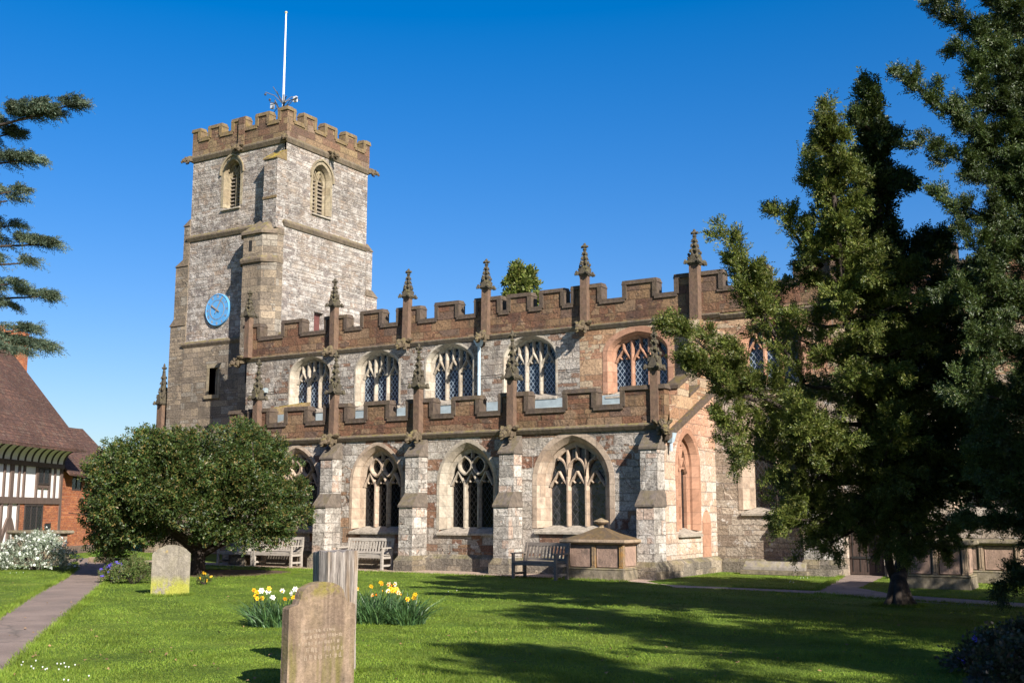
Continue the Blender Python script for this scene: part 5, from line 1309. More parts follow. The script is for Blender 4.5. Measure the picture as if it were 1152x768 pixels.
# ---- benches
m_bench = plain('silvered_teak', (.30, .265, .225), .8, .3, 5.0, stretch=(1, 6, 6), relief=.006)
m_benchd = plain('dark_weathered_teak', (.15, .122, .10), .8, .3, 5.0, stretch=(1, 6, 6), relief=.006)
def bench(label, loc, rz, w, mat, legh=.66):
    t = thing('park_bench', label, 'bench', loc, rz, 'wooden benches along the church wall'); a = w / 2
    mb = MB()
    for k in range(4): mb.box(-a + .06, a - .06, -.24 + .118 * k, -.24 + .118 * k + .10, .425, .45)
    mb.box(-a + .05, a - .05, -.26, -.235, .35, .424); mb.build('seat', mat, t)
    for s in (-1, 1):
        x = s * (a - .035)
        mb = MB(); mb.box(x - .035, x + .035, -.275, -.21, 0, .63); mb.build('leg', mat, t)
        mb = MB(); mb.hexa([(x - .035, .20, 0), (x + .035, .20, 0), (x + .035, .27, 0), (x - .035, .27, 0)], [(x - .035, .19, .42), (x + .035, .19, .42), (x + .035, .26, .42), (x - .035, .26, .42)])
        mb.hexa([(x - .035, .19, .421), (x + .035, .19, .421), (x + .035, .26, .421), (x - .035, .26, .421)], [(x - .035, .31, .93), (x + .035, .31, .93), (x + .035, .37, .93), (x - .035, .37, .93)]); mb.build('leg', mat, t)
        mb = MB(); mb.box(x - .045, x + .045, -.31, .25, .632, .67); mb.build('armrest', mat, t)
        mb = MB(); mb.box(x - .025, x + .025, -.208, .198, .10, .16); mb.box(x - .025, x + .025, -.208, .188, .33, .4); mb.build('side_rail', mat, t)
    mb = MB(); yb = lambda z: .19 + (z - .42) / .51 * .12 + .02
    mb.hexa([(-a + .07, yb(.84), .84), (a - .07, yb(.84), .84), (a - .07, yb(.84) + .04, .84), (-a + .07, yb(.84) + .04, .84)], [(-a + .07, yb(.93), .93), (a - .07, yb(.93), .93), (a - .07, yb(.93) + .04, .93), (-a + .07, yb(.93) + .04, .93)])
    mb.hexa([(-a + .07, yb(.47), .47), (a - .07, yb(.47), .47), (a - .07, yb(.47) + .04, .47), (-a + .07, yb(.47) + .04, .47)], [(-a + .07, yb(.53), .53), (a - .07, yb(.53), .53), (a - .07, yb(.53) + .04, .53), (-a + .07, yb(.53) + .04, .53)])
    n = int((w - .2) / .105)
    for k in range(n):
        x = -a + .12 + (w - .24) * k / (n - 1)
        mb.hexa([(x - .026, yb(.531) + .01, .531), (x + .026, yb(.531) + .01, .531), (x + .026, yb(.531) + .03, .531), (x - .026, yb(.531) + .03, .531)], [(x - .026, yb(.839) + .01, .839), (x + .026, yb(.839) + .01, .839), (x + .026, yb(.839) + .03, .839), (x - .026, yb(.839) + .03, .839)])
    mb.build('backrest', mat, t)
    return t
r = gnd(438, 640.5); bench('silver-grey slatted bench half hidden by the split timber stump', (r.x - .85, 27.0, 0), 0, 1.8, m_bench)
r = gnd(339, 637); bench('pale slatted bench just right of the round leafy tree, facing the lawn', (r.x - .85, 26.95, 0), 0, 1.75, m_bench)
r = gnd(258, 638); bench('pale bench mostly hidden behind the trunk of the round leafy tree', (r.x - .85, 26.95, 0), 0, 1.7, m_bench)
l, r = gnd(581, 650), gnd(624, 653); bench('darker weathered bench between a buttress and the urn topped tomb', ((l.x + r.x) / 2, (l.y + r.y) / 2 + .25, 0), math.atan2(r.y - l.y, r.x - l.x) * .5, max(1.35, (r - l).length), m_benchd)
# ================================================================== TREES AND PLANTS
def norm(a): return a / (np.linalg.norm(a, axis=-1, keepdims=True) + 1e-9)
def sprays(P, D, k, Lg, ll, lw, rng, droop=0.0, spread=.8):
    """twigs at P pointing along D, each carrying k leaflets: rhombic leaf faces"""
    n = len(P); D = norm(D); S = norm(np.cross(D, rng.normal(size=(n, 3)))); U = np.cross(D, S)
    V = np.zeros((n, k, 4, 3))
    Lg = Lg * (0.7 + .6 * rng.random((n, 1)))
    for j in range(k):
        t = (j + .5) / k; sg = 1 if j % 2 else -1
        B = P + D * Lg * t; B[:, 2] -= droop * (t * Lg[:, 0]) ** 2
        d = norm(D * .75 + S * sg * spread + rng.normal(size=(n, 3)) * .28)
        w = norm(np.cross(d, U + rng.normal(size=(n, 3)) * .5))
        l_ = ll * (1.1 - .5 * t) * (.8 + .4 * rng.random((n, 1)))
        V[:, j, 0] = B; V[:, j, 1] = B + d * l_ * .5 + w * lw / 2; V[:, j, 2] = B + d * l_; V[:, j, 3] = B + d * l_ * .5 - w * lw / 2
    V = V.reshape(-1, 3)
    return V, np.arange(len(V)).reshape(-1, 4)
def plume_points(A, B, r0, r1, n, rng, sag=0.0, hollow=.3):
    A, B = np.array(A, float), np.array(B, float); ax = B - A; ln = np.linalg.norm(ax); d = ax / ln
    t = rng.random(n) ** .85; ph = rng.random(n) * 2 * np.pi; rr = (hollow + (1 - hollow) * rng.random(n) ** .6)
    s = np.cross(d, [0, 0, 1.0]); s = s / (np.linalg.norm(s) + 1e-6) if np.linalg.norm(s) > .05 else np.array([1., 0, 0]); u = np.cross(s, d)
    r = (r0 + (r1 - r0) * t) * rr * (1 - .25 * np.cos(9 * t + ph))
    O = s * np.cos(ph)[:, None] + u * np.sin(ph)[:, None]
    P = A + ax * t[:, None] + O * r[:, None]; P[:, 2] += sag * ln * (t ** 2 - t)
    D = d * .7 + O * .8 + rng.normal(size=(n, 3)) * .3
    return P, D
def feather(A, B, n, rng, ls=.7, rs=.10, nsub=None, up=.35, sag=.1, wid=1.0, taper=.75):
    """points along the side shoots of one bough: short tapering tufts that leave the bough and turn up"""
    A, B = np.array(A, float), np.array(B, float); ax = B - A; ln = np.linalg.norm(ax); d = ax / ln
    s = np.cross(d, [0, 0, 1.0]); s = s / (np.linalg.norm(s) + 1e-6) if np.linalg.norm(s) > .05 else np.array([1., 0, 0]); u = np.cross(s, d)
    ns = nsub or max(6, int(ln * 11))
    t = (np.arange(ns) + rng.random(ns)) / ns; ph = rng.random(ns) * 2 * np.pi
    C = A + ax * t[:, None]; C[:, 2] += sag * ln * (t ** 2 - t)
    O = s * np.cos(ph)[:, None] * wid + u * np.sin(ph)[:, None]
    sd = norm(d * (.55 + .4 * rng.random((ns, 1))) + O * .8 + np.array([0, 0, up]) + rng.normal(size=(ns, 3)) * .2)
    sl = ls * (1.1 - taper * t) * (.55 + .75 * rng.random(ns))
    k = rng.integers(0, ns, n); q = rng.random(n) ** .75
    P = C[k] + sd[k] * (sl[k] * q)[:, None]; P[:, 2] -= .25 * (sl[k] * q) ** 2
    P = P + rng.normal(size=(n, 3)) * (rs * (1.05 - .8 * q))[:, None]
    D = sd[k] + rng.normal(size=(n, 3)) * .45
    return P, D
def pack(parts):
    vs, fs, o = [], [], 0
    for v, f in parts: vs.append(v); fs.append(f + o); o += len(v)
    return np.concatenate(vs), np.concatenate(fs)

M['bark'] = stone('dark_bark', (0.055, 0.042, 0.034), .4, .3, scale=7, relief=.05)
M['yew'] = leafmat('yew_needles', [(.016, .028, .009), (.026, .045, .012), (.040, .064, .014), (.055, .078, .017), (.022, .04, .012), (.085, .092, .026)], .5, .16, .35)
M['yew_l'] = leafmat('sun_painted_yew_needles', [(.034, .052, .010), (.065, .092, .017), (.115, .142, .026), (.155, .17, .035), (.045, .068, .013), (.20, .18, .055)], .5, .28, .3, tcol=(.16, .19, .03))  # lighter copy of the yew leaves, sunlight painted into the colour
M['holly'] = leafmat('glossy_evergreen_leaves', [(.015, .029, .008), (.030, .054, .012), (.048, .076, .015), (.022, .041, .010), (.075, .088, .02), (.13, .088, .026)], .48, .12, .3)
M['cedar'] = leafmat('blue_green_cedar_needles', [(.06, .09, .06), (.085, .12, .08), (.05, .08, .05), (.11, .135, .08), (.09, .09, .05)], .6, .1, .3)

YEWS = 'dark yews in a row beside the lawn, out of the picture'
def conifer(rng, base, top, radius, z0, npl, per, ml, lean_tips=(), up=.35, k=8, Lg=.30, ll=.10, lw=.036, rtop=.12, profile=.8, core=.10):
    """side plumes spiral up a leaning axis; returns leaf arrays and limb paths"""
    base, top = np.array(base, float), np.array(top, float); H = top[2] - base[2]
    parts, limbs = [], []
    for i in range(npl):
        f = ((i + rng.random()) / npl) ** .85
        z = z0 + (H - z0) * f; c = base + (top - base) * (z / H)
        R_ = radius * (1 - f) ** profile * (.65 + .55 * rng.random()) + rtop
        an = i * 2.39996 + rng.normal() * .25
        u = up + .35 * rng.random() - .25 * (1 - f)
        B = c + np.array([math.cos(an) * R_, math.sin(an) * R_, R_ * u])
        n = int(per * (R_ / radius + .25))
        P, D = feather(c, B, n, rng, .25 + .22 * R_, .05 + .03 * R_)
        parts.append(sprays(P, D, k, Lg, ll, lw, rng, .35)); limbs.append((c, B))
    for A, B, r0, r1, n in lean_tips:
        P, D = feather(A, B, int(n * 1.5), rng, r0 * 1.5, .06); parts.append(sprays(P, D, k, Lg, ll, lw, rng, .3)); limbs.append((np.array(A), np.array(B)))
    P, D = feather(base + (top - base) * .7, top, int(per * 1.2), rng, .5, .06); parts.append(sprays(P, D, k, Lg, ll, lw, rng, .1))
    P, D = plume_points(base + (top - base) * (z0 / H + .05), base + (top - base) * .93, radius * .55, .12, int(per * npl * core), rng, 0, .1); parts.append(sprays(P, D, 6, .3, .17, .075, rng, .2))
    return parts, limbs
def limb_mesh(mb, limbs, r0, rng, frac=.85):
    for A, B in limbs:
        A, B = Vector(A), Vector(B); C_ = A.lerp(B, frac); md = A.lerp(C_, .5); md.z -= .06 * (B - A).length
        mb.tube([A, md, C_], [r0, r0 * .65, r0 * .25], 5)
def tree(name, label, cat, base, parts, trunk_mb, leafm, group=None):
    t = thing(name, label, cat, base, 0, group)
    v, f = pack(parts); v = v - np.array([base[0], base[1], base[2]])
    me = npmesh('crown', v, f, leafm); link('crown', me, t)
    trunk_mb.build('trunk', M['bark'], t, smooth=True, off=base)
    return t
V3 = lambda v: (v.x, v.y, v.z)

# ---- the yew with the forked trunk, leaning out over the lawn
rng = np.random.default_rng(21)
yb = gnd(1012, 681)
g1 = lambda px, py, d: V3(atd(px, py, d))
parts, limbs = [], []
axA0, axA1 = g1(985, 640, 19.8), g1(931, 136, 16.4)
# lit front leader
for i in range(58):
    f = ((i + rng.random()) / 58); z0f = .10
    c = np.array(axA0) * (1 - f) + np.array(axA1) * f
    if f < z0f: continue
    Rr = 2.35 * (1 - f) ** .95 * (.6 + .55 * rng.random()) + .10
    an = i * 2.39996
    B = c + np.array([math.cos(an) * Rr, math.sin(an) * Rr, Rr * (.12 + .45 * rng.random()) - .35 * (1 - f)])
    P, D = feather(c, B, int(330 * (Rr / 2.3 + .25)), rng, .13 + .27 * Rr, .04 + .03 * Rr); parts.append((sprays(P, D, 13, .19, .072, .019, rng, .4))); limbs.append((c, B))
P, D = feather(np.array(axA0) * .38 + np.array(axA1) * .62, np.array(axA1) + np.array([0, 0, .25]), 900, rng, .55, .05, nsub=70, taper=1.0); parts.append(sprays(P, D, 13, .19, .072, .019, rng, .3))
front = list(parts); parts = []
def pl(a, b, r0, r1, n, dst, sag=.05):
    P, D = feather(a, b, int(n * 3.1), rng, r0 * 1.3, .075, sag=sag); dst.append(sprays(P, D, 13, .19, .072, .019, rng, .35)); limbs.append((np.array(a), np.array(b)))
pl(g1(905, 430, 18.2), g1(817, 262, 17.2), .62, .10, 330, front)                # raised bough on the left
pl(g1(860, 360, 17.6), g1(835, 300, 17.2), .40, .16, 120, front)
pl(g1(900, 470, 18.2), g1(757, 362, 17.2), .55, .16, 400, front)                # bough reaching over the aisle end
pl(g1(850, 450, 17.8), g1(772, 410, 17.2), .42, .2, 200, front)
pl(g1(930, 500, 18.6), g1(806, 470, 17.6), .6, .2, 300, front)
pl(g1(960, 540, 18.8), g1(822, 505, 17.6), .55, .14, 260, front)
pl(g1(970, 575, 19.2), g1(880, 585, 18.0), .6, .2, 280, front, .1)
pl(g1(985, 570, 19.2), g1(925, 618, 18.4), .5, .16, 200, front, .1)
pl(g1(1000, 560, 19.4), g1(1000, 612, 18.6), .6, .2, 220, front, .1)
pl(g1(1000, 560, 19.6), g1(1082, 600, 19.2), .6, .2, 240, front, .1)
pl(g1(960, 430, 18.6), g1(1085, 470, 18.0), .6, .18, 320, front)
pl(g1(960, 400, 18.4), g1(1068, 345, 18.0), .5, .2, 260, front)
pl(g1(935, 330, 17.8), g1(1020, 300, 17.6), .42, .15, 200, front)
pl(g1(925, 300, 17.6), g1(872, 232, 17.3), .34, .08, 150, front)
pl(g1(928, 230, 17.5), g1(905, 180, 17.3), .24, .06, 90, front)
pl(g1(970, 560, 19.0), g1(1010, 480, 17.4), .8, .3, 300, front)
pl(g1(930, 540, 18.8), g1(900, 470, 17.0), .8, .3, 300, front)
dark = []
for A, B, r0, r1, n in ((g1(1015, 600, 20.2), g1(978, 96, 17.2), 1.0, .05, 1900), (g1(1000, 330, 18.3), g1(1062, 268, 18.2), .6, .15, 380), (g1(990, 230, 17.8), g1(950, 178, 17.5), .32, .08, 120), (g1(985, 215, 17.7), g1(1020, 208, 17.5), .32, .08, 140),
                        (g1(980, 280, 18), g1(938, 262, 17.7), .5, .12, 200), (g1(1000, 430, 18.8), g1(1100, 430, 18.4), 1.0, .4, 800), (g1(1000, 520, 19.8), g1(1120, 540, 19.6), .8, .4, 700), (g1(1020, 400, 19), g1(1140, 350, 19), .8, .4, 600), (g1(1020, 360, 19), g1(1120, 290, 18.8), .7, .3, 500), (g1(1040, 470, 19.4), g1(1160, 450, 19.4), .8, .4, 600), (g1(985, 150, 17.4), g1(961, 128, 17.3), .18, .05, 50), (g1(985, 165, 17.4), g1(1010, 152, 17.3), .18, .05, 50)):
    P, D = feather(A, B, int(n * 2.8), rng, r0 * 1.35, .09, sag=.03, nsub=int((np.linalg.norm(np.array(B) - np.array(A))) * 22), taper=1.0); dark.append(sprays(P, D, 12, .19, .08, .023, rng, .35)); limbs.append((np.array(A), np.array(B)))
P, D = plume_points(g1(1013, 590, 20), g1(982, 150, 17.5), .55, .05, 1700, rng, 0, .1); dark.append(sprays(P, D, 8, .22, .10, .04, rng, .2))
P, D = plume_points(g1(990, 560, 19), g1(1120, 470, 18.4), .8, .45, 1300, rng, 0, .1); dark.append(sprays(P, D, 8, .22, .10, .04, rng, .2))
mb = MB()
yv = Vector(V3(yb))
mb.tube([yv + Vector((0, 0, -.05)), yv + Vector((0, 0, .18)), yv + Vector((.0, 0, .45)), Vector(g1(1013, 645, 21.7)), Vector(g1(1017, 612, 21.6)), Vector(g1(1012, 540, 20.2)), Vector(g1(1000, 380, 18.8)), Vector(g1(985, 200, 17.6))], [.27, .185, .15, .135, .12, .12, .11, .05], 12)
mb.tube([Vector(g1(1010, 655, 21.65)), Vector(g1(1001, 636, 21.5)), Vector(g1(997, 610, 21.2)), Vector(g1(985, 570, 20.5)), Vector(g1(960, 420, 18.2)), Vector(g1(938, 220, 16.8))], [.12, .085, .075, .08, .07, .03], 9)
for q in ((-.2, .08), (.22, .04), (.04, -.24), (-.08, .22), (-.16, -.16)): mb.tube([yv + Vector((q[0] * 1.6, q[1] * 1.6, -.06)), yv + Vector((q[0] * .8, q[1] * .8, .1)), yv + Vector((q[0] * .3, q[1] * .3, .45))], [.04, .085, .09], 7)
limb_mesh(mb, limbs, .045, rng)
yt = thing('yew_tree', 'spreading yew with a forked dark trunk and sunlit boughs in front of the chancel', 'tree', V3(yb))
off = np.array(V3(yb))
v, f = pack(front); link('crown', npmesh('crown', v - off, f, M['yew_l']), yt)['label'] = 'outer boughs in lighter green with sunlight painted into the colour'
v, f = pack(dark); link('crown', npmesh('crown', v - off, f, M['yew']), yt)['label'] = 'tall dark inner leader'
mb.build('trunk', M['bark'], yt, smooth=True, off=V3(yb))

# ---- big yew at the right edge and its row out of sight beside the camera
def big_yew(base, seed, H, rad, label, tips=(), npl=70, per=170):
    rng = np.random.default_rng(seed)
    top = (base.x + rng.normal() * .2, base.y + rng.normal() * .2, H)
    parts, limbs = conifer(rng, V3(base), top, rad, .9, npl, per, 0, tips, k=13, Lg=.17, ll=.06, lw=.016, profile=.55)
    mb = MB(); B = Vector(base); T = Vector(top)
    mb.tube([B + Vector((0, 0, -.1)), B + Vector((0, 0, .4)), B.lerp(T, .3), B.lerp(T, .7), T], [.55, .42, .34, .18, .04], 12)
    limb_mesh(mb, limbs, .05, rng)
    return tree('yew_tree', label, 'tree', V3(base), parts, mb, M['yew'])
b3 = LD(12.2, 17.0)
tips = []
for ax, ay, bx, by, r, n in ((1180, 170, 1014, 80, .22, 400), (1185, 250, 1034, 163, .22, 360), (1180, 300, 1058, 222, .24, 320), (1180, 130, 1078, 60, .3, 300), (1180, 60, 1050, -2, .3, 340), (1180, 90, 1096, 34, .34, 280),
                             (1190, 200, 1078, 132, .36, 320), (1190, 380, 1070, 320, .42, 380), (1190, 470, 1078, 440, .45, 380), (1190, 560, 1100, 590, .42, 340), (1190, 590, 1128, 652, .36, 300), (1190, 330, 1085, 270, .42, 340),
                             (1190, 250, 1100, 190, .42, 340), (1190, 120, 1100, 100, .42, 320), (1190, 420, 1090, 380, .42, 340), (1190, 520, 1090, 520, .42, 340), (1200, 20, 1085, -30, .4, 320), (1195, 600, 1150, 640, .4, 260), (1200, 260, 1120, 240, .5, 420), (1200, 330, 1110, 310, .5, 420), (1200, 400, 1120, 400, .5, 420), (1200, 470, 1110, 480, .5, 420), (1200, 530, 1130, 560, .5, 380), (1200, 160, 1130, 150, .5, 380), (1200, 80, 1130, 70, .5, 360), (1210, 200, 1140, 190, .55, 400), (1210, 290, 1150, 270, .55, 400), (1210, 360, 1145, 350, .55, 400), (1210, 430, 1150, 430, .55, 400), (1210, 500, 1150, 520, .55, 400), (1210, 560, 1160, 590, .5, 360), (1210, 20, 1120, 0, .5, 360), (1210, 120, 1150, 110, .5, 360)):
    tips.append((g1(ax + (95 if ay > 200 else 25), ay if ay > 200 else ay + 60, 16.8), g1(bx, by, 15.9), r * 1.2, .1, int(n * 3.0)))
big_yew(b3, 31, 8.2, 3.6, 'big dark yew rising out of the top right corner of the picture', tips, 140, 620)
src = big_yew(LD(8.6, 6.4), 32, 9.4, 2.9, 'dark yew standing outside the picture to the right', (), 80, 380); src['group'] = YEWS
dup(src, LD(7.9, .4), R(70), 'dark yew standing outside the picture to the right')
o = dup(src, LD(10.6, 10.0), R(215), 'dark yew standing outside the picture to the right'); o.scale = (1.0, 1.0, .76)
o = dup(src, LD(17.2, 8.0), R(140), 'dark yew standing outside the picture to the right'); o.scale = (1.15, 1.15, 1.35)

# ---- round glossy evergreen beside the path
rng = np.random.default_rng(41)
hb = gnd(222, 646); hb0 = np.array(V3(hb))
def hp_(lat, dd, z): return np.array([hb.x + RT.x * lat + FW.x * dd, hb.y + RT.y * lat + FW.y * dd, z])
clumps = []
for i in range(250):
    th = rng.random() * 2 * math.pi; cz = rng.random() * 1.25 - .35; s = math.sqrt(max(0, 1 - min(1, abs(cz)) ** 2))
    lobe = 1 + .04 * math.sin(3 * th + 1.2 + 2 * cz) + .06 * math.sin(7 * th + 5 * cz) + .06 * math.sin(5 * cz * 3.1 + th)
    if math.sin(5 * th + 6 * cz) * math.sin(4.3 * cz + 2 * th) > .80: continue
    q = (.84 + .18 * rng.random()) * lobe if rng.random() < .8 else rng.random() * .75
    clumps.append((hp_(-.12 + 2.62 * s * math.cos(th) * q, 2.65 * s * math.sin(th) * q, 2.25 + 1.7 * cz * q), .30 + .32 * rng.random()))
for i in range(46):                                      # stray shoots breaking the outline
    th = rng.random() * 2 * math.pi; cz = rng.random(); s = math.sqrt(1 - cz * cz * .9)
    clumps.append((hp_(-.12 + 2.9 * s * math.cos(th), 2.9 * s * math.sin(th), 2.25 + 2.0 * cz), .16 + .12 * rng.random()))
for i in range(30):                                      # drooping skirt
    th = rng.random() * 2 * math.pi; clumps.append((hp_(2.5 * math.cos(th) * (.8 + .25 * rng.random()), 2.3 * math.sin(th) * (.8 + .25 * rng.random()), 1.0 + .5 * rng.random()), .34 + .2 * rng.random()))
for lat, dd, z, r in ((-2.3, -.8, 1.2, .55), (-2.3, -.9, .85, .48), (-2.0, -.9, .6, .42), (-2.75, -.5, 1.7, .5), (-1.9, -1.2, 1.0, .5), (-1.75, -1.0, .5, .3), (2.2, -.6, 1.35, .55), (2.35, -.3, 1.6, .5), (1.5, -1.2, 1.25, .5), (.6, -1.6, 1.3, .5), (-.8, -1.5, 1.35, .5), (2.5, .2, 2.0, .5)):
    clumps.append((hp_(lat, dd, z), r))
parts = []
for c, r in clumps:
    n = int(150 * (r / .5) ** 2)
    o_ = norm(rng.normal(size=(n, 3))); rr = rng.random(n) ** .45 * r
    P = c + o_ * rr[:, None] * np.array([1, 1, .8])
    D = o_ + norm(c - (hb0 + np.array([0, 0, 2.0])))[None, :] * .7 + rng.normal(size=(n, 3)) * .4
    parts.append(sprays(P, D, 5, .13, .085 + .03 * rng.random(), .042, rng, 0, 1.0))
mb = MB(); H_ = Vector(V3(hb))
mb.tube([H_ + Vector((0, 0, -.05)), H_ + Vector((0, 0, .3)), H_ + Vector((.03, .02, .8))], [.27, .2, .19], 10)
for i in range(15):
    th = i * 2.39996; e = hp_(2.3 * math.cos(th) * (.6 + .5 * rng.random()), 2.2 * math.sin(th) * (.6 + .5 * rng.random()), 1.3 + 1.5 * rng.random())
    a = H_ + Vector((.03, .02, .45 + .35 * rng.random())); e = Vector(e); mid = a.lerp(e, .5) + Vector((0, 0, -.1))
    mb.tube([a, a.lerp(mid, .5) + Vector((0, 0, .03)), mid, e], [.10, .075, .055, .02], 6)
    for s in range(3):
        e2 = e + Vector(rng.normal(size=3) * .6); mb.tube([mid.lerp(e, .3 * s + .1), e2], [.03, .01], 5)
ht = tree('evergreen_tree', 'round dark glossy leaved evergreen tree on a short branching trunk beside the left path', 'tree', V3(hb), parts, mb, M['holly'])

# ---- cedar at the left edge (its trunk stands outside the picture)
rng = np.random.default_rng(51)
cbase = LD(-15.3, 25.0)
parts = []; mb = MB(); limbs = []
def cedar_branch(A, B, wid, n):
    A, B = np.array(A, float), np.array(B, float); ax = B - A; ln = np.linalg.norm(ax); d = ax / ln
    s = norm(np.cross(d, [0, 0, 1.0]))
    m_ = int(n / 5); t = .12 + .88 * rng.random(m_) ** .8; w = wid * np.sin(np.clip(1.1 - t, .03, 1) * 1.5) ** .8 * (rng.random(m_) * 2 - 1)
    root = A + ax * t[:, None]; root[:, 2] += .10 * ln * (np.sin(t * 2.6)) * .4
    g_ = rng.random() * 6
    for i in range(m_):                                   # side twigs lying in flat plates, tips drooping
        if math.sin(t[i] * 23 + g_) > .55 and t[i] < .9: continue
        l_ = abs(w[i]) + .12; q = np.linspace(.1, 1, 9)[:, None] * l_
        dd = norm(d * (.75 + .3 * rng.random()) + s * np.sign(w[i]) * (.7 + .3 * rng.random()))
        P = root[i] + dd * q; P[:, 2] += rng.normal(size=9) * .03 - .55 * (q[:, 0] ** 2) * (.2 + 1.2 * rng.random())
        D = np.tile(dd, (9, 1)) + rng.normal(size=(9, 3)) * .3 + np.array([0, 0, -.1])
        parts.append(sprays(P, D, 12, .21, .075, .017, rng, .9, .7))
    limbs.append((A, B))
tx = lambda z: np.array([cbase.x, cbase.y, z])
for px, py, z0, w, n in ((88, 118, 10.2, .75, 900), (60, 128, 10.0, .7, 600), (38, 180, 9.2, .6, 620), (22, 150, 9.6, .7, 500), (24, 215, 8.6, .5, 300), (18, 226, 8.4, .4, 200), (55, 276, 7.6, .6, 620), (28, 297, 7.2, .5, 320), (20, 255, 8.0, .5, 300), (57, 335, 6.6, .6, 600), (25, 320, 6.9, .5, 350), (56, 392, 5.6, .65, 700), (35, 372, 5.9, .6, 400), (20, 398, 5.4, .5, 300), (12, 345, 6.4, .5, 300)):
    cedar_branch(tx(z0 + .3 + rng.normal() * .25), V3(atd(px + rng.normal() * 3, py, 24.5 + rng.normal() * .8)), w * (1.1 + .6 * rng.random()), int(n * 1.7))
for i in range(26):
    z = 4.5 + i * .32; a = i * 2.39996; r = (4.6 - .12 * i) * (.7 + .4 * rng.random())
    e = tx(z) + np.array([math.cos(a) * r, math.sin(a) * r, .2])
    if (e - np.array(V3(cbase))) @ np.array(V3(RT)) > 1.5: continue
    cedar_branch(tx(z), e, .9, 420)
C_ = Vector(cbase); mb.tube([C_, C_ + Vector((0, 0, .6)), C_ + Vector((0, 0, 6)), C_ + Vector((.1, 0, 12.8))], [.6, .45, .33, .05], 12); limb_mesh(mb, limbs, .07, rng, .95)
tree('cedar_tree', 'cedar whose flat blue-green branches reach in from the left edge of the picture', 'tree', V3(cbase), parts, mb, M['cedar'])

# ---- far conifer seen over the nave roof
rng = np.random.default_rng(61)
fb = LD((587 - 576) / 1245 * 62, 62.0); ftop = atd(586, 303, 62)
parts, limbs = conifer(rng, V3(fb), (fb.x, fb.y, ftop.z), 3.0, 3.0, 60, 160, 0, (), up=.1, k=7, Lg=.5, ll=.28, lw=.1, profile=.6)
mb = MB(); F_ = Vector(fb); mb.tube([F_, F_ + Vector((0, 0, 6)), F_ + Vector((0, 0, ftop.z - .3))], [.4, .3, .05], 8)
tree('conifer_tree', 'top of a far conifer showing above the nave battlements', 'tree', V3(fb), parts, mb, M['yew_l'])
# ---- bare tree beyond
rng2 = random.Random(71)
bb = LD((152 - 576) / 1245 * 58, 58.0)
mb = MB()
def grow(p, d, l, r, depth):
    e = p + d * l; mb.tube([p, p.lerp(e, .5) + Vector((rng2.uniform(-.05, .05) * l, rng2.uniform(-.05, .05) * l, 0)), e], [r, r * .8, r * .6], 5, cap=False)
    if depth == 0: return
    for k in range(rng2.choice((2, 3, 3))):
        nd = (d + Vector((rng2.uniform(-.6, .6), rng2.uniform(-.6, .6), rng2.uniform(-.1, .45)))).normalized()
        grow(p.lerp(e, rng2.uniform(.55, 1)), nd, l * rng2.uniform(.62, .85), max(.012, r * .6), depth - 1)
grow(Vector((0, 0, 0)), Vector((0, 0, 1)), 2.2, .13, 6)
t = thing('bare_tree', 'leafless twiggy tree showing above the round evergreen, left of the tower', 'tree', bb)
mb.build('trunk', plain('grey_twig_bark', (.12, .09, .08), .8), t)

# ---- shrubs and bedding
def bush(label, name, base, rx, ry, h, n, mat, Lg, ll, lw, seed, flower=None, cat='shrub', k=6):
    rng = np.random.default_rng(seed); t = thing(name, label, cat, base)
    st = rng.random(n) ** .5; an = rng.random(n) * 2 * np.pi; el = rng.random(n) * np.pi / 2
    bumpy = 1 + .16 * np.sin(an * 3 + 1) * np.cos(el * 4) + .1 * np.sin(an * 7)
    rr = (.55 + .45 * st) * bumpy
    P = np.stack([rx * rr * np.cos(an) * np.cos(el), ry * rr * np.sin(an) * np.cos(el), h * rr * np.sin(el) * .95 + .03], 1)
    P[:, 0:2] = P[:, 0:1] * np.array([[RT.x, RT.y]]) + P[:, 1:2] * np.array([[FW.x, FW.y]])
    D = norm(P * np.array([1, 1, 1.0])) + np.array([0, 0, .7]) + rng.normal(size=(n, 3)) * .35
    v, f = sprays(P, D, k, Lg, ll, lw, rng, 0, .9)
    link('foliage', npmesh('foliage', v, f, mat), t)
    mb = MB(); r2 = random.Random(seed)
    for i in range(14):
        a = r2.uniform(0, 6.28); e = Vector((rx * .6 * math.cos(a), ry * .6 * math.sin(a), h * r2.uniform(.4, .8))); e = Vector((RT.x * e.x + FW.x * e.y, RT.y * e.x + FW.y * e.y, e.z))
        mb.tube([(e.x * .1, e.y * .1, -.03), e * .55, e], [.025, .018, .008], 5)
    mb.build('stem', M['bark'], t)
    if flower:
        fm, fn, fs_ = flower
        idx = rng.choice(np.where((st > .55))[0], fn); Q = P[idx] + norm(P[idx]) * .06 + np.array([0, 0, .05])
        v, f = sprays(Q, rng.normal(size=(fn, 3)) + np.array([0, 0, .6]), 6, .05, fs_, fs_ * .8, rng, 0, 1.3)
        o = link('flowers', npmesh('flowers', v, f, fm), t); o['kind'] = 'stuff'
    return t
m_wf = leafmat('white_blossom', [(.62, .64, .58), (.75, .76, .70), (.5, .54, .47)], .7, .15, .2, tcol=(.6, .6, .5))
m_sil = leafmat('silver_green_leaves', [(.13, .17, .11), (.20, .24, .17), (.28, .31, .24), (.10, .13, .07)], .7, .12, .2)
p = gnd(40, 640.5); bush('wide bush covered in silvery white blossom in front of the timber framed house', 'flowering_bush', (p.x, p.y, 0), 1.18, .75, .98, 1700, m_sil, .16, .07, .028, 81, (m_wf, 560, .055))
m_fresh = leafmat('fresh_green_leaves', [(.08, .15, .02), (.11, .19, .03), (.06, .12, .015)], .6, .3, .3)
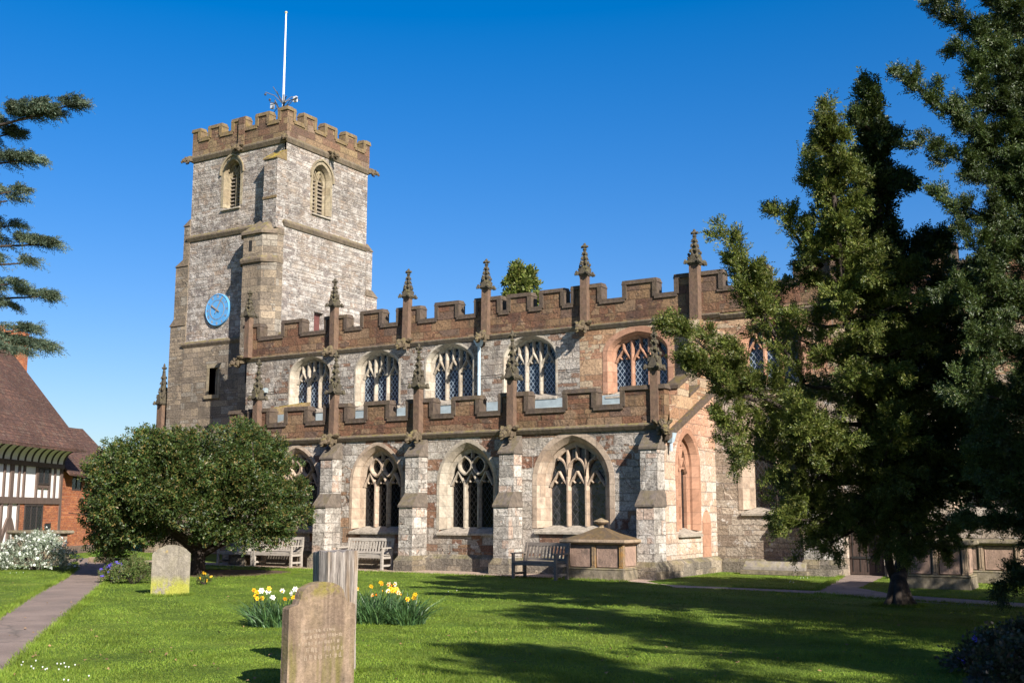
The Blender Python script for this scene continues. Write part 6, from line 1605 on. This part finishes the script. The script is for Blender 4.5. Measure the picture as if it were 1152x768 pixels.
p = atd(123, 626, 41.0); bush('small bright green shrub in front of the brick house wall', 'shrub', (p.x, p.y, .0), .55, .5, .55, 700, m_fresh, .16, .07, .03, 82)
m_viol = leafmat('violet_petals', [(.10, .07, .42), (.16, .11, .55), (.08, .05, .35)], .6, .2, .2, tcol=(.15, .1, .5))
m_bed = leafmat('bed_leaves', [(.06, .11, .02), (.09, .13, .03), (.14, .12, .05), (.05, .09, .02)], .6, .2, .3)
p = gnd(127, 655); bush('low clump with violet flowers at the right edge of the left path', 'bedding_plant', (p.x, p.y, 0), .30, .3, .32, 330, m_bed, .14, .06, .022, 83, (m_viol, 46, .055), 'plant')
p = gnd(150, 656); bush('untidy low green plant between the violet flowers and the grey headstone', 'bedding_plant', (p.x, p.y, 0), .5, .4, .48, 620, m_bed, .18, .07, .02, 84, None, 'plant')
p = gnd(229, 657); m_yel = leafmat('yellow_petals', [(.75, .42, .02), (.8, .5, .04)], .6, .2, .2, tcol=(.8, .5, .02))
bush('tiny yellow primrose clump at the foot of the round evergreen tree', 'bedding_plant', (p.x, p.y, 0), .16, .16, .14, 90, m_bed, .09, .05, .022, 85, (m_yel, 9, .045), 'plant')
# dark bedding in the bottom right corner
m_dk = leafmat('dark_bedding_leaves', [(.02, .035, .015), (.035, .05, .02), (.07, .05, .04), (.05, .06, .035)], .5, .15, .35)
for i, (px, py, rx, h, lb) in enumerate(((1118, 760, .42, .30, 'dark leafy ground shrub at the left end of the shaded bed, bottom right corner'), (1150, 745, .40, .34, 'dark leafy ground shrub farther back in the shaded bed by the right edge'), (1152, 775, .42, .34, 'dark leafy ground shrub at the very corner, nearest in the shaded bed'))):
    p = gnd(px, py); bush(lb, 'ground_shrub', (p.x, p.y, 0), rx, rx * .8, h, 420, m_dk, .16, .07, .035, 90 + i, (m_viol, 5, .04) if i == 0 else None)

# ---- daffodils: two clumps, every stem a leaf-blade fan, flowers one by one
m_dl = leafmat('daffodil_leaves', [(.045, .10, .035), (.065, .13, .04), (.035, .08, .03), (.09, .15, .045)], .45, .25, .4)
m_dy = plain('daffodil_yellow', (.78, .42, .015), .6, .15); m_do = plain('daffodil_orange', (.75, .22, .01), .6, .15); m_dw = plain('daffodil_white', (.78, .76, .62), .6, .08); m_dp = plain('narcissus_peach', (.75, .52, .25), .6, .15)
def flower_mesh(pet, cup, s=.05):
    mb = MB()
    for k in range(6):
        a = k * math.pi / 3; d = Vector((math.cos(a), -.12, math.sin(a))); w = Vector((-math.sin(a), 0, math.cos(a))) * s * .36
        b = Vector((0, 0, 0)); mb.add([b - w * .3, b + d * s * .55 - w, b + d * s, b + d * s * .55 + w, b + w * .3], [(0, 1, 2, 3, 4)], 0)
    r = [(s * .2, 0), (s * .25, -s * .35), (s * .38, -s * .55)]
    mb.loft([[(q * math.cos(t), y, q * math.sin(t)) for t in [i * math.pi / 4 for i in range(8)]] for q, y in r], True, False, 1)
    return mb.mesh('flower', [pet, cup], fix=False)
FM = [flower_mesh(m_dy, m_dy, .042), flower_mesh(m_dy, m_do, .042), flower_mesh(m_dw, m_dy, .046), flower_mesh(m_dw, m_dw, .05), flower_mesh(m_dp, m_do, .04)]
def daffodils(label, ctr, rx, ry, nleaf, nfl, kinds, seed, h=.46):
    rng = np.random.default_rng(seed); t = thing('daffodil_clump', label, 'flowers', ctr)
    a = rng.random(nleaf) * 2 * np.pi; r = np.sqrt(rng.random(nleaf)); lx, ly = rx * r * np.cos(a), ry * r * np.sin(a)
    X = RT.x * lx + FW.x * ly; Y = RT.y * lx + FW.y * ly
    Hh = h * (.5 + .65 * rng.random(nleaf)) * (1 - .38 * r ** 3); out = np.stack([X, Y], 1) * .42 / rx + rng.normal(size=(nleaf, 2)) * .27
    ang = rng.random(nleaf) * 2 * np.pi; W = np.stack([np.cos(ang), np.sin(ang), np.zeros(nleaf)], 1) * .0095
    V = np.zeros((nleaf, 5, 2, 3))
    for j, s in enumerate((0, .3, .6, .85, 1.0)):
        c = np.stack([X + out[:, 0] * s ** 1.8 * .6, Y + out[:, 1] * s ** 1.8 * .6, Hh * (s - .22 * s ** 4 * (rng.random(nleaf)))], 1)
        wj = W * (1.1 - .85 * s ** 2); V[:, j, 0] = c - wj; V[:, j, 1] = c + wj
    F = []
    for j in range(4): F.append(np.array([[2 * j, 2 * j + 1, 2 * j + 3, 2 * j + 2]]) + np.arange(nleaf)[:, None] * 10)
    link('leaves', npmesh('leaves', V.reshape(-1, 3), np.concatenate(F), m_dl), t)
    mb = MB()
    for k in range(nfl):
        an = rng.random() * 6.28; rr = math.sqrt(rng.random()); lx, ly = rx * .95 * rr * math.cos(an), ry * .9 * rr * math.sin(an)
        x, y = RT.x * lx + FW.x * ly, RT.y * lx + FW.y * ly; z = h * (.88 + .35 * rng.random())
        mb.tube([(x * .9, y * .9, 0), (x, y, z - .02), (x + RT.x * .012 - FW.x * .01, y + RT.y * .012 - FW.y * .01, z)], .0045, 5)
        o = link('flower', FM[kinds[k % len(kinds)]], t, (x, y, z), YAW + rng.normal() * .7 + .35); o.rotation_euler.x = .15 + rng.normal() * .3
    mb.build('flower_stem', m_dl, t)
    return t
p = gnd(316, 703); daffodils('daffodil clump left of the brown headstone, with yellow and white flowers', (p.x, p.y, 0), .50, .42, 560, 20, (0, 3, 0, 2, 1, 3, 0), 101)
p = gnd(420, 699); daffodils('larger daffodil clump right of the brown headstone, mostly yellow and peach flowers', (p.x, p.y, 0), .55, .5, 820, 22, (0, 4, 1, 4, 0, 2), 102, .50)
p = gnd(458, 701); daffodils('darker daffodil clump at the right end of the flowers, edged by the tree shadow', (p.x, p.y, 0), .28, .34, 330, 7, (0, 1, 0), 103, .44)
# daisies and twigs on the lawn
mb = MB(); rr = random.Random(9)
for px, py in ((33, 748), (46, 752), (59, 751), (69, 754), (77, 752), (87, 765), (22, 646), (508, 666), (892, 655), (905, 650)):
    p = gnd(px + rr.uniform(-3, 3), py + rr.uniform(-1, 1))
    for k in range(3): q = (p.x + rr.uniform(-.12, .12), p.y + rr.uniform(-.2, .2)); mb.lathe([(.003, .02), (.010, .035), (.003, .038)], q, 7)
o = mb.build('daisies', plain('daisy_white', (.75, .75, .72), .6, .05)); o['kind'] = 'stuff'
